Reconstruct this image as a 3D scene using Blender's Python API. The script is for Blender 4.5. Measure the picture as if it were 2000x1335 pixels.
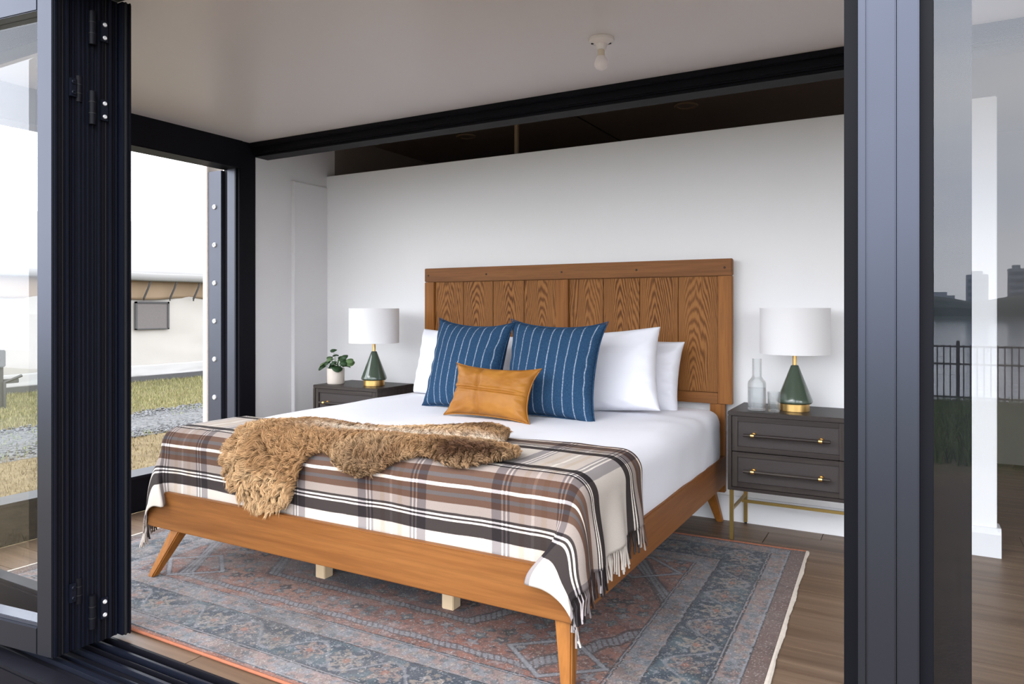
import bpy, bmesh, math, random
import numpy as np
from mathutils import Vector, Matrix, noise, kdtree
for o in list(bpy.data.objects): bpy.data.objects.remove(o)
SC = bpy.context.scene
COL = SC.collection
random.seed(7); RNG = np.random.default_rng(11)
R = math.radians

# ------------------------------------------------------------------ camera
H_CAM = 1.135
cam = bpy.data.cameras.new('camera'); cam_o = bpy.data.objects.new('camera', cam); COL.objects.link(cam_o)
cam.sensor_width = 36; cam.lens = 36*1408/2000; cam.shift_y = -63.5/2000; cam.clip_end = 2000
cam_o.location = (0, 0, H_CAM); cam_o.rotation_euler = (R(90), 0, R(29.296))
SC.camera = cam_o
# ------------------------------------------------------------------ sky
W = bpy.data.worlds.new('overcast_sky'); SC.world = W; W.use_nodes = True
wn = W.node_tree.nodes; wl = W.node_tree.links; wn.clear()
wo = wn.new('ShaderNodeOutputWorld'); bg = wn.new('ShaderNodeBackground')
tc = wn.new('ShaderNodeTexCoord'); mp = wn.new('ShaderNodeMapping'); mp.inputs['Scale'].default_value = (1.2, 1.2, 4)
nz = wn.new('ShaderNodeTexNoise'); nz.inputs['Scale'].default_value = 1.6; nz.inputs['Detail'].default_value = 5
cr = wn.new('ShaderNodeValToRGB')
cr.color_ramp.elements[0].position = .3; cr.color_ramp.elements[0].color = (.70, .76, .86, 1)
cr.color_ramp.elements[1].position = .7; cr.color_ramp.elements[1].color = (.97, .98, 1, 1)
wl.new(tc.outputs['Generated'], mp.inputs[0]); wl.new(mp.outputs[0], nz.inputs[0]); wl.new(nz.outputs[0], cr.inputs[0])
wl.new(cr.outputs[0], bg.inputs[0]); bg.inputs[1].default_value = 1.5
wl.new(bg.outputs[0], wo.inputs[0])
# hazy sun behind thin cloud, from the water side
sun = bpy.data.lights.new('hazy_sun', 'SUN'); sun_o = bpy.data.objects.new('hazy_sun', sun); COL.objects.link(sun_o)
sun.energy = .35; sun.angle = R(28); sun.color = (1, .98, .965)
sun_o.rotation_euler = Vector((.24, .77, -.585)).to_track_quat('-Z', 'Y').to_euler()
sun_o.location = (-5, -14, 12)
# ------------------------------------------------------------------ exposure
vs = SC.view_settings; vs.view_transform = 'Standard'; vs.look = 'None'; vs.gamma = 1; vs.use_curve_mapping = False
vs.exposure = 1.94

# ------------------------------------------------------------------ node helpers
class NT:
    def __init__(s, name):
        s.m = bpy.data.materials.new(name); s.m.use_nodes = True
        s.t = s.m.node_tree; s.b = s.t.nodes['Principled BSDF']; s.out = s.t.nodes['Material Output']
    def n(s, typ, **kw):
        x = s.t.nodes.new(typ)
        for k, v in kw.items(): setattr(x, k, v)
        return x
    def put(s, sock, v):
        if hasattr(v, 'is_output') or isinstance(v, bpy.types.NodeSocket): s.t.links.new(v, sock)
        elif isinstance(v, tuple) and len(v) == 3 and sock.type == 'RGBA': sock.default_value = (*v, 1)
        else: sock.default_value = v
    def math(s, op, a, b=0.0, c=None):
        x = s.n('ShaderNodeMath', operation=op); s.put(x.inputs[0], a); s.put(x.inputs[1], b)
        if c is not None: s.put(x.inputs[2], c)
        return x.outputs[0]
    def mix(s, f, a, b, mode='MIX'):
        x = s.n('ShaderNodeMix', data_type='RGBA', blend_type=mode)
        s.put(x.inputs[0], f); s.put(x.inputs[6], a); s.put(x.inputs[7], b); return x.outputs[2]
    def ramp(s, f, stops, interp='LINEAR'):
        x = s.n('ShaderNodeValToRGB'); r = x.color_ramp; r.interpolation = interp
        while len(r.elements) < len(stops): r.elements.new(1.0)
        for e, (p, c) in zip(r.elements, stops):
            e.position = p; e.color = (*c, 1) if isinstance(c, tuple) else (c, c, c, 1)
        s.put(x.inputs[0], f); return x.outputs[0]
    def coord(s, which='Object', scale=(1, 1, 1), loc=(0, 0, 0)):
        c = s.n('ShaderNodeTexCoord'); m = s.n('ShaderNodeMapping')
        m.inputs['Scale'].default_value = scale; m.inputs['Location'].default_value = loc
        s.t.links.new(c.outputs[which], m.inputs[0]); return m.outputs[0]
    def noise(s, vec, scale, detail=3, rough=.5, dist=0):
        x = s.n('ShaderNodeTexNoise'); s.put(x.inputs['Vector'], vec); x.inputs['Scale'].default_value = scale
        x.inputs['Detail'].default_value = detail; x.inputs['Roughness'].default_value = rough; x.inputs['Distortion'].default_value = dist
        return x.outputs[0]
    def bump(s, h, strength=.3, dist=.01):
        x = s.n('ShaderNodeBump'); x.inputs['Strength'].default_value = strength; x.inputs['Distance'].default_value = dist
        s.put(x.inputs['Height'], h); s.t.links.new(x.outputs[0], s.b.inputs['Normal'])
    def col(s, v): s.put(s.b.inputs['Base Color'], v)
    def set(s, **kw):
        for k, v in kw.items(): s.put(s.b.inputs[k.replace('_', ' ')], v)
        return s
def simple(name, c, rough=.5, metal=0, spec=.5, nscale=0, namp=.1, bump=0, bscale=200, **kw):
    t = NT(name); t.set(Roughness=rough, Metallic=metal); t.b.inputs['Specular IOR Level'].default_value = spec
    co = t.coord()
    if nscale:
        n = t.noise(co, nscale, 4)
        t.col(t.mix(n, tuple(x*(1-namp) for x in c), tuple(min(1, x*(1+namp)) for x in c)))
    else: t.col(c)
    if bump: t.bump(t.noise(co, bscale, 3), bump, .002)
    t.set(**kw); return t.m

M = {}
M['white_wall'] = simple('painted_wall', (.90, .893, .893), .55, bump=.05, bscale=120, nscale=2, namp=.015)
M['white_panel'] = simple('white_panel', (.74, .73, .735), .35, nscale=1.5, namp=.02)
M['ceiling_white'] = simple('ceiling_white', (.70, .665, .655), .33, nscale=1.2, namp=.03)
M['rear_ceiling'] = simple('rear_ceiling', (.20, .155, .13), .4, nscale=2, namp=.1)  # whitish ceiling; the rear room's shade is put into this brown
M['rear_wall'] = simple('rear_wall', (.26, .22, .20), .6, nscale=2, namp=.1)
M['base_white'] = simple('baseboard_white', (.78, .78, .79), .4, nscale=3, namp=.02)
M['navy'] = simple('navy_metal', (.056, .061, .080), .30, metal=.85, nscale=6, namp=.06)
M['black'] = simple('black_metal', (.005, .005, .008), .5, spec=.12, nscale=8, namp=.2)
M['dark_navy'] = simple('dark_navy_metal', (.005, .0065, .013), .42, spec=.22, nscale=8, namp=.2)
M['steel'] = simple('grey_steel', (.065, .070, .090), .35, metal=.6, nscale=9, namp=.1)
M['screw'] = simple('zinc_screw', (.85, .85, .86), .3, metal=.5, nscale=30, namp=.1)
M['rubber'] = simple('rubber', (.008, .008, .009), .7, nscale=20, namp=.1)
M['brass'] = simple('brushed_brass', (.80, .52, .19), .34, metal=1, nscale=40, namp=.08)
M['brass_dull'] = simple('dull_brass', (.42, .29, .10), .35, metal=1, nscale=40, namp=.08)
M['green'] = simple('green_glaze', (.056, .080, .056), .14, spec=.6, nscale=12, namp=.15, Coat_Weight=.6, Coat_Roughness=.05)
M['pot'] = simple('cream_ceramic', (.70, .62, .55), .45, nscale=14, namp=.05)
M['soil'] = simple('soil', (.03, .02, .015), .9, nscale=60, namp=.5, bump=.8, bscale=150)
M['linen'] = simple('white_linen', (.80, .798, .85), .75, bump=.12, bscale=500, nscale=3, namp=.01, Sheen_Weight=.15)
M['pine'] = simple('pale_pine', (.62, .47, .30), .6, nscale=18, namp=.12)
M['porcelain'] = simple('porcelain', (.85, .80, .78), .25, nscale=9, namp=.02)
M['bulb'] = simple('frosted_bulb', (.85, .78, .76), .3, nscale=9, namp=.02)
M['bulb_collar'] = simple('bulb_collar', (.72, .62, .48), .4, nscale=9, namp=.05)
M['downlight'] = simple('downlight_trim', (.25, .18, .12), .5, nscale=9, namp=.05)
M['stem'] = simple('stem', (.10, .20, .05), .5, nscale=20, namp=.2)

def mat_shade():
    t = NT('lamp_shade_fabric'); t.set(Roughness=.8); t.col((.80, .79, .79))
    t.b.inputs['Transmission Weight'].default_value = 0
    t.b.inputs['Subsurface Weight'].default_value = 0
    co = t.coord(scale=(1, 1, 1)); t.bump(t.noise(co, 700, 2), .1, .001)
    return t.m
M['shade'] = mat_shade()

def wood_long(name, c0, c1, c2, axis=0, rough=.42, sc=1.0, rnd=True):
    t = NT(name); s = [26*sc, 26*sc, 26*sc]; s[axis] = 1.1*sc
    co = t.coord(scale=tuple(s))
    if rnd:
        oi = t.n('ShaderNodeObjectInfo'); va = t.n('ShaderNodeVectorMath', operation='ADD')
        t.put(va.inputs[0], co); cx = t.n('ShaderNodeCombineXYZ'); m = t.math('MULTIPLY', oi.outputs['Random'], 37.0)
        for i in range(3): t.put(cx.inputs[i], m)
        t.put(va.inputs[1], cx.outputs[0]); co = va.outputs[0]
    n1 = t.noise(co, 1.0, 6, .6, .6); n2 = t.noise(co, 5.0, 3, .6)
    c = t.ramp(n1, [(.28, c0), (.5, c1), (.75, c2)])
    c = t.mix(t.ramp(n2, [(.42, .0), (.62, .35)]), c, tuple(x*.55 for x in c1))
    if rnd:
        c = t.mix(t.math('MULTIPLY', oi.outputs['Random'], .3), c, c0)
    t.col(c); t.set(Roughness=rough); t.b.inputs['Specular IOR Level'].default_value = .25; t.bump(n2, .08, .002); return t.m
M['wood_x'] = wood_long('honey_wood_along_x', (.155, .054, .012), (.238, .090, .022), (.285, .115, .030), 0, .48)
M['wood_y'] = wood_long('honey_wood_along_y', (.175, .060, .014), (.265, .098, .024), (.32, .128, .034), 1, .48)
M['wood_z'] = wood_long('honey_wood_along_z', (.20, .070, .013), (.32, .120, .024), (.385, .152, .033), 2, .5)
M['floor_plank'] = wood_long('oak_laminate', (.088, .052, .032), (.178, .115, .074), (.25, .172, .114), 0, .42, .55)
M['grey_wood'] = wood_long('grey_brown_stain', (.024, .018, .016), (.041, .032, .028), (.068, .054, .046), 0, .45, 1.4)
M['grey_wood_z'] = wood_long('grey_brown_stain_upright', (.027, .021, .018), (.045, .036, .031), (.068, .056, .048), 2, .45, 1.4)
M['plank_step'] = M['floor_plank']

def mat_cathedral():
    t = NT('figured_ash_veneer'); c = t.n('ShaderNodeTexCoord'); oi = t.n('ShaderNodeObjectInfo')
    sp = t.n('ShaderNodeSeparateXYZ'); t.put(sp.inputs[0], c.outputs['Object'])
    va = t.n('ShaderNodeVectorMath', operation='ADD'); cx = t.n('ShaderNodeCombineXYZ')
    t.put(cx.inputs[1], t.math('MULTIPLY', oi.outputs['Random'], 5.0)); t.put(va.inputs[0], c.outputs['Object']); t.put(va.inputs[1], cx.outputs[0])
    mp = t.n('ShaderNodeMapping'); mp.inputs['Scale'].default_value = (11, 11, 1.3); t.put(mp.inputs[0], va.outputs[0])
    n = t.noise(mp.outputs[0], 1.6, 4, .5, .4)
    off = t.math('MULTIPLY', t.math('SUBTRACT', n, .5), .03)
    wig = t.math('MULTIPLY', t.math('SUBTRACT', t.noise(mp.outputs[0], .7, 1), .5), .12)
    x = t.math('ADD', t.math('ADD', sp.outputs[0], wig), t.math('MULTIPLY', t.math('SUBTRACT', oi.outputs['Random'], .5), .03))
    zz = t.math('ADD', t.math('MULTIPLY', sp.outputs[2], .10), .055)
    r = t.math('SQRT', t.math('ADD', t.math('MULTIPLY', x, x), t.math('MULTIPLY', zz, zz)))
    r = t.math('ADD', r, off)
    w = t.math('SINE', t.math('MULTIPLY', r, 950.0))
    w = t.math('MULTIPLY_ADD', w, .5, .5)
    mp2 = t.n('ShaderNodeMapping'); mp2.inputs['Scale'].default_value = (260, 260, 9); t.put(mp2.inputs[0], va.outputs[0])
    pores = t.noise(mp2.outputs[0], 1.0, 2)
    col = t.ramp(w, [(.0, (.098, .032, .006)), (.35, (.205, .076, .017)), (.8, (.32, .138, .038))])
    col = t.mix(t.ramp(pores, [(.45, 0.), (.7, .4)]), col, (.16, .068, .024))
    bands = t.noise(mp.outputs[0], .6, 2)
    col = t.mix(t.ramp(bands, [(.4, .0), (.65, .35)]), col, (.32, .135, .038))
    t.col(col); t.b.inputs['Specular IOR Level'].default_value = .2; t.set(Roughness=.55); t.bump(w, .12, .001); return t.m
M['veneer'] = mat_cathedral()

def mat_glass_pane(name, refl=.16, tint=(.93, .95, .95), ior=1.5):
    t = NT(name); tr = t.n('ShaderNodeBsdfTransparent'); tr.inputs[0].default_value = (*tint, 1)
    gl = t.n('ShaderNodeBsdfGlossy'); gl.inputs['Roughness'].default_value = 0; gl.inputs[0].default_value = (.95, .96, 1, 1)
    fr = t.n('ShaderNodeFresnel'); fr.inputs[0].default_value = ior
    ge = t.n('ShaderNodeNewGeometry')          # the outer skin mirrors; the far skin of the slab only lets light out
    f = t.math('MULTIPLY', t.math('MINIMUM', t.math('ADD', fr.outputs[0], refl), .9), t.math('SUBTRACT', 1.0, ge.outputs['Backfacing']))
    mx = t.n('ShaderNodeMixShader'); t.put(mx.inputs[0], f); t.put(mx.inputs[1], tr.outputs[0]); t.put(mx.inputs[2], gl.outputs[0])
    t.t.links.new(mx.outputs[0], t.out.inputs[0]); return t.m
M['glass_l'] = mat_glass_pane('door_glass', .0, (.985, .99, .99), 1.42)
M['glass_r'] = mat_glass_pane('coated_glass', .03, (.94, .95, .96))
def mat_clear(name, ior, c=(.97, .98, .98)):
    t = NT(name); t.col(c); t.set(Roughness=.02, IOR=ior); t.b.inputs['Transmission Weight'].default_value = 1
    # a thin clear body lets straight light through: transparent mixed in
    tr = t.n('ShaderNodeBsdfTransparent'); tr.inputs[0].default_value = (.97, .98, .98, 1)
    mx = t.n('ShaderNodeMixShader'); mx.inputs[0].default_value = .68
    t.put(mx.inputs[1], t.b.outputs[0]); t.put(mx.inputs[2], tr.outputs[0]); t.t.links.new(mx.outputs[0], t.out.inputs[0])
    return t.m
M['clear_glass'] = mat_clear('clear_glass', 1.47); M['water_in'] = mat_clear('still_water', 1.33, (.93, .95, .98))

def uv_xy(t, name='cloth'):
    u = t.n('ShaderNodeUVMap', uv_map=name); s = t.n('ShaderNodeSeparateXYZ'); t.put(s.inputs[0], u.outputs[0]); return u.outputs[0], s.outputs[0], s.outputs[1]

PP = .56          # plaid repeat (m)
def mat_plaid():
    t = NT('plaid_wool'); uv, x, y = uv_xy(t)
    cream = (.60, .54, .48); dark = (.010, .007, .007); brown = (.048, .020, .0115); blue = (.043, .036, .037); beige = (.23, .183, .162); wht = (.88, .80, .72)
    grey = (.115, .103, .118); lbei = (.45, .375, .33); tan = (.40, .295, .215)
    def sym(half, P):      # half: list of (end distance from centre, colour); mirrored about .5
        st = []; n = len(half)
        prev = 0; segs = []
        for e, c in half: segs.append((prev/P, e/P, c)); prev = e
        left = [(.5-b, c) for a, b, c in reversed(segs)]; right = [(.5+a, c) for a, b, c in segs[1:]]
        return [(max(0, p), c) for p, c in left] + right
    weft = sym([(.006, wht), (.022, brown), (.036, blue), (.058, brown), (.088, beige), (.098, dark), (.1035, wht), (.111, dark), (.1165, wht), (.158, dark), (PP/2, cream)], PP)
    warp = sym([(.006, wht), (.030, lbei), (.050, tan), (.085, lbei), (.093, grey), (.099, wht), (.109, grey), (.115, wht), (.152, grey), (PP/2, cream)], PP)
    fy = t.math('FRACT', t.math('DIVIDE', y, PP)); fx = t.math('FRACT', t.math('DIVIDE', x, PP))
    nz = t.noise(uv, 900, 2)
    jit = t.math('MULTIPLY', t.math('SUBTRACT', nz, .5), .012)
    pw_ = lambda L, e: [(p, tuple(v**e for v in c)) for p, c in L]
    a = t.ramp(t.math('ADD', fy, jit), pw_(weft, .66), 'CONSTANT'); b = t.ramp(t.math('ADD', fx, jit), pw_(warp, .42), 'CONSTANT')
    # the two thread sets blend by product; fine twill diagonals let one or the other show
    tw = t.math('SINE', t.math('MULTIPLY', t.math('ADD', x, y), 2400.0))
    c = t.mix(1.0, a, b, 'MULTIPLY')
    c = t.mix(t.math('MULTIPLY_ADD', tw, .02, .02), c, t.mix(.5, a, b))
    c = t.mix(t.ramp(t.noise(uv, 350, 3), [(.35, .25), (.6, 0.)]), c, t.mix(1.0, c, (.6, .58, .58), 'MULTIPLY'))
    t.col(c); t.set(Roughness=.95, Sheen_Weight=.0); t.b.inputs['Specular IOR Level'].default_value = .15; t.bump(t.noise(uv, 700, 3), .35, .002); return t.m
M['plaid'] = mat_plaid()

def mat_blue():
    t = NT('blue_striped_cotton'); uv, x, y = uv_xy(t)
    n = t.noise(uv, 60, 2); wob = t.math('MULTIPLY', t.math('SUBTRACT', n, .5), .05)
    f = t.math('FRACT', t.math('ADD', t.math('DIVIDE', x, .056), wob))
    d = t.math('ABSOLUTE', t.math('SUBTRACT', f, .5))
    line = t.ramp(d, [(.0, 1.), (.035, 1.), (.065, 0.)])
    mv = t.n('ShaderNodeMapping'); mv.inputs['Scale'].default_value = (700, 90, 1); t.put(mv.inputs[0], uv)
    mh = t.n('ShaderNodeMapping'); mh.inputs['Scale'].default_value = (90, 700, 1); t.put(mh.inputs[0], uv)
    wv = t.noise(mv.outputs[0], 1, 2); wh = t.noise(mh.outputs[0], 1, 2)
    base = t.mix(t.ramp(wv, [(.35, 0.), (.7, 1.)]), (.009, .033, .078), (.024, .070, .145))
    base = t.mix(t.ramp(wh, [(.45, 0.), (.75, .5)]), base, (.05, .11, .19))
    c = t.mix(t.math('MULTIPLY', line, t.ramp(t.noise(uv, 130, 3), [(.35, .25), (.6, .75)])), base, (.36, .43, .52))
    t.col(c); t.set(Roughness=.95, Sheen_Weight=.0); t.b.inputs['Specular IOR Level'].default_value = .2; t.bump(t.math('ADD', wv, wh), .35, .0015); return t.m
M['blue'] = mat_blue()
def mat_leather():
    t = NT('tan_leather'); co = t.coord(); n = t.noise(co, 9, 4); n2 = t.noise(co, 240, 3)
    t.col(t.mix(t.ramp(n, [(.3, 0.), (.7, 1.)]), (.27, .098, .010), (.38, .158, .024)))
    t.set(Roughness=.5); t.b.inputs['Specular IOR Level'].default_value = .3; t.bump(t.math('ADD', n2, t.math('MULTIPLY', n, 2.0)), .25, .002); return t.m
M['leather'] = mat_leather()
def mat_attr(name, rough=.9, noise_s=0, sheen=.2, bump=0):
    t = NT(name); a = t.n('ShaderNodeAttribute', attribute_name='tint'); c = a.outputs[0]
    if noise_s:
        n = t.noise(t.coord(), noise_s, 3, .6); c = t.mix(t.ramp(n, [(.35, .55), (.65, 0.)]), c, t.mix(1.0, c, (.45, .45, .47), 'MULTIPLY'))
        n3 = t.noise(t.coord(scale=(1, 1, 1)), noise_s*.55, 2); c = t.mix(t.ramp(n3, [(.58, 0.), (.72, .45)]), c, (.50, .47, .45))
    t.col(c); t.set(Roughness=rough, Sheen_Weight=sheen)
    if bump: t.bump(t.noise(t.coord(), 450, 2), bump, .003)
    return t.m
M['rug'] = mat_attr('woven_rug', .95, 260, .1, .4)
M['fur'] = mat_attr('sheepskin_fur', .75, 0, .0)
M['blade'] = mat_attr('grass_blade', .7, 0, 0)
M['leaf'] = simple('leaf_green', (.020, .050, .016), .5, spec=.3, nscale=40, namp=.4)
M['leaf_pale'] = simple('leaf_pale_green', (.10, .17, .065), .5, spec=.3, nscale=40, namp=.3)
M['rug_edge'] = simple('rug_binding', (.30, .10, .05), .9, nscale=40, namp=.2)
M['rug_fringe'] = simple('cream_fringe', (.66, .58, .50), .9, nscale=60, namp=.15)
def mat_cane():
    t = NT('woven_drawer_panel'); co = t.coord()
    b = t.n('ShaderNodeTexChecker'); t.put(b.inputs[0], co); b.inputs['Scale'].default_value = 330
    n = t.noise(co, 160, 2)
    t.col(t.mix(t.math('MULTIPLY_ADD', b.outputs[1], .5, t.math('MULTIPLY', n, .5)), (.025, .018, .017), (.046, .034, .031))); t.set(Roughness=.6)
    t.bump(b.outputs[1], .3, .001); return t.m
M['cane'] = mat_cane()

# ------------------------------------------------------------------ mesh helpers
def mesh_obj(name, verts, faces, mat, parent=None, smooth=False, loc=(0, 0, 0)):
    me = bpy.data.meshes.new(name); me.from_pydata([tuple(v) for v in verts], [], [tuple(f) for f in faces]); me.update()
    if mat is not None: me.materials.append(M[mat] if isinstance(mat, str) else mat)
    if smooth: me.polygons.foreach_set('use_smooth', [True]*len(me.polygons))
    o = bpy.data.objects.new(name, me); COL.objects.link(o); o.location = loc
    if parent: o.parent = parent
    return o
def bm_obj(name, bm, mat, parent=None, smooth=False, loc=(0, 0, 0)):
    me = bpy.data.meshes.new(name); bmesh.ops.recalc_face_normals(bm, faces=bm.faces); bm.to_mesh(me); bm.free()
    me.materials.append(M[mat] if isinstance(mat, str) else mat)
    if smooth: me.polygons.foreach_set('use_smooth', [True]*len(me.polygons))
    o = bpy.data.objects.new(name, me); COL.objects.link(o); o.location = loc
    if parent: o.parent = parent
    return o
def bm_box(bm, x0, x1, y0, y1, z0, z1, bev=0, seg=2):
    vs_ = [bm.verts.new((x, y, z)) for z in (z0, z1) for y in (y0, y1) for x in (x0, x1)]
    fs = [bm.faces.new([vs_[i] for i in q]) for q in ((0, 2, 3, 1), (4, 5, 7, 6), (0, 1, 5, 4), (2, 6, 7, 3), (0, 4, 6, 2), (1, 3, 7, 5))]
    if bev:
        es = list({e for f in fs for e in f.edges})
        bmesh.ops.bevel(bm, geom=es, offset=bev, segments=seg, affect='EDGES')
def box(name, b, mat, parent=None, bev=.002, loc=(0, 0, 0), centre=False):
    x0, x1, y0, y1, z0, z1 = b
    if centre:      # origin in the middle of the piece
        c = ((x0+x1)/2, (y0+y1)/2, (z0+z1)/2); loc = tuple(l+q for l, q in zip(loc, c))
        x0 -= c[0]; x1 -= c[0]; y0 -= c[1]; y1 -= c[1]; z0 -= c[2]; z1 -= c[2]
    bm = bmesh.new(); bm_box(bm, x0, x1, y0, y1, z0, z1, min(bev, .45*min(x1-x0, y1-y0, z1-z0)))
    return bm_obj(name, bm, mat, parent, loc=loc)
def lathe(name, prof, mat, parent=None, seg=48, loc=(0, 0, 0), cap=True, smooth=True):
    n = len(prof); v = []; f = []
    for r, z in prof:
        for k in range(seg):
            a = 2*math.pi*k/seg; v.append((r*math.cos(a), r*math.sin(a), z))
    for i in range(n-1):
        for k in range(seg):
            k2 = (k+1) % seg; f.append((i*seg+k, i*seg+k2, (i+1)*seg+k2, (i+1)*seg+k))
    if cap: f.append(tuple(range(seg-1, -1, -1))); f.append(tuple((n-1)*seg+k for k in range(seg)))
    o = mesh_obj(name, v, f, mat, parent, smooth, loc)
    if smooth:
        try: o.data.set_sharp_from_angle(angle=R(40))
        except Exception: pass
    return o
def tube_geo(pts, r0, r1=None, seg=8):
    r1 = r0 if r1 is None else r1; v = []; f = []; n = len(pts)
    for i, p in enumerate(pts):
        p = Vector(p); d = (Vector(pts[min(i+1, n-1)])-Vector(pts[max(i-1, 0)])).normalized()
        a = d.cross(Vector((0, 0, 1)));
        if a.length < .1: a = d.cross(Vector((1, 0, 0)))
        a.normalize(); b = d.cross(a); r = r0+(r1-r0)*i/(n-1)
        for k in range(seg):
            t = 2*math.pi*k/seg; v.append(p+a*r*math.cos(t)+b*r*math.sin(t))
    for i in range(n-1):
        for k in range(seg): f.append((i*seg+k, i*seg+(k+1) % seg, (i+1)*seg+(k+1) % seg, (i+1)*seg+k))
    f.append(tuple(range(seg))); f.append(tuple((n-1)*seg+k for k in range(seg-1, -1, -1)))
    return v, f
def tube(name, pts, r0, r1, mat, parent=None, seg=10, smooth=True):
    v, f = tube_geo(pts, r0, r1, seg); o = mesh_obj(name, v, f, mat, parent, smooth)
    bm = bmesh.new(); bm.from_mesh(o.data); bmesh.ops.recalc_face_normals(bm, faces=bm.faces); bm.to_mesh(o.data); bm.free()
    if smooth:
        o.data.polygons.foreach_set('use_smooth', [True]*len(o.data.polygons))
        try: o.data.set_sharp_from_angle(angle=R(50))
        except Exception: pass
    return o
def empty(name, loc=(0, 0, 0), rz=0):
    o = bpy.data.objects.new(name, None); COL.objects.link(o); o.location = loc; o.rotation_euler = (0, 0, rz); o.empty_display_size = .1; return o
def tag(o, label, cat, group=None, kind=None):
    o['label'] = label; o['category'] = cat
    if group: o['group'] = group
    if kind: o['kind'] = kind
    return o
def st(o, label, cat): return tag(o, label, cat, kind='structure')
def copy_tree(o, parent=None):
    c = o.copy(); COL.objects.link(c); c.parent = parent
    for ch in list(o.children): copy_tree(ch, c)
    return c
def set_tint(o, cols):       # per-vertex colour
    a = o.data.color_attributes.new('tint', 'FLOAT_COLOR', 'POINT')
    c = np.ones((len(o.data.vertices), 4), np.float32); c[:, :3] = cols; a.data.foreach_set('color', c.ravel())
def fast_mesh(name, V, F, mat, parent=None, smooth=False):
    V = np.asarray(V, np.float32); F = np.asarray(F, np.int32); k = F.shape[1]
    me = bpy.data.meshes.new(name); me.vertices.add(len(V)); me.vertices.foreach_set('co', V.ravel())
    me.loops.add(F.size); me.loops.foreach_set('vertex_index', F.ravel())
    me.polygons.add(len(F)); me.polygons.foreach_set('loop_start', np.arange(0, F.size, k, dtype=np.int32))
    me.polygons.foreach_set('loop_total', np.full(len(F), k, np.int32))
    if smooth: me.polygons.foreach_set('use_smooth', np.ones(len(F), bool))
    me.materials.append(M[mat] if isinstance(mat, str) else mat); me.update(calc_edges=True)
    o = bpy.data.objects.new(name, me); COL.objects.link(o)
    if parent: o.parent = parent
    return o
def grid_faces(nu, nv):
    i = np.arange(nu-1)[:, None]*nv+np.arange(nv-1)[None, :]; i = i.ravel()
    return np.stack([i, i+nv, i+nv+1, i+1], 1)
_tab = RNG.random((64, 64))
def vn(x, y):
    xi = np.floor(x).astype(int); yi = np.floor(y).astype(int); fx = x-xi; fy = y-yi
    fx = fx*fx*(3-2*fx); fy = fy*fy*(3-2*fy); g = lambda a, b: _tab[a % 64, b % 64]
    return (g(xi, yi)*(1-fx)+g(xi+1, yi)*fx)*(1-fy)+(g(xi, yi+1)*(1-fx)+g(xi+1, yi+1)*fx)*fy
def fbm(x, y, o=4): return sum(vn(x*2**k+7.3*k, y*2**k+3.1*k)*.5**k for k in range(o))/sum(.5**k for k in range(o))
def sstep(a, b, x): t = np.clip((x-a)/(b-a), 0, 1); return t*t*(3-2*t)

# ================================================================== THE SETTING
XL = -3.80; YP = 3.97; XP = .322; ZP = 2.115; ZC = 2.218; YF = 1.50
# floor: a deck with every plank a piece of its own
floor = st(box('floor', (XL, 2.6, YF, 6.4, -.12, -.012), 'black', bev=.002), 'brown oak laminate floor running under the bed and rug', 'floor')
pw = .18; y = YF; row = 0; prng = random.Random(5)
while y < 6.4:
    y1 = min(y+pw, 6.4); x = XL-prng.random()*1.1
    while x < 2.6:
        x1 = x+1.22
        a, b = max(x, XL), min(x1, 2.6)
        if b-a > .02: box('plank', (a+.0016, b-.0016, y+.0016, y1-.0016, -.012, 0), 'floor_plank', floor, bev=.0005, centre=True)
        x = x1
    y = y1; row += 1
st(box('ceiling', (XL-.1, 2.6, YF-.1, 3.28, ZC, ZC+.12), 'ceiling_white'), 'smooth satin off-white ceiling in front of the black beam', 'ceiling')
# raised ceiling of the core, in panels coloured dark for the shade there
rc = st(box('ceiling', (XL-.1, 2.6, 3.2, 6.4, 2.452, 2.55), 'black'), 'panelled ceiling behind the black beam, coloured dark for its shade', 'ceiling')
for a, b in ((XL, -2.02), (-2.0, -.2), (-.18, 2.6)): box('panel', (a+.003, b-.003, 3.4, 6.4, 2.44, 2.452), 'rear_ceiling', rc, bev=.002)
wb = st(box('wall_back', (XL, XP, YP, YP+.09, 0, ZP), 'white_wall', bev=.004), 'white freestanding partition wall behind the headboard', 'wall')
bb = bmesh.new()
prof = [(0, 0), (.016, 0), (.016, .105), (.010, .122), (.006, .132), (0, .134)]
v = [(x, YP-d, z) for x in (XL, XP+.016) for d, z in prof]; n = len(prof)
f = [(i, (i+1) % n, n+(i+1) % n, n+i) for i in range(n)]+[tuple(range(n)), tuple(range(2*n-1, n-1, -1))]
bb.free(); b_ = mesh_obj('baseboard_back', v, f, 'base_white'); st(b_, 'white baseboard along the foot of the partition wall', 'baseboard')
bm = bmesh.new(); bm.from_mesh(b_.data); bmesh.ops.recalc_face_normals(bm, faces=bm.faces); bm.to_mesh(b_.data); bm.free()
eb = box('end_cap', (XP, XP+.016, YP-.012, YP+.09, 0, .134), 'base_white', b_, .003)
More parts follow.
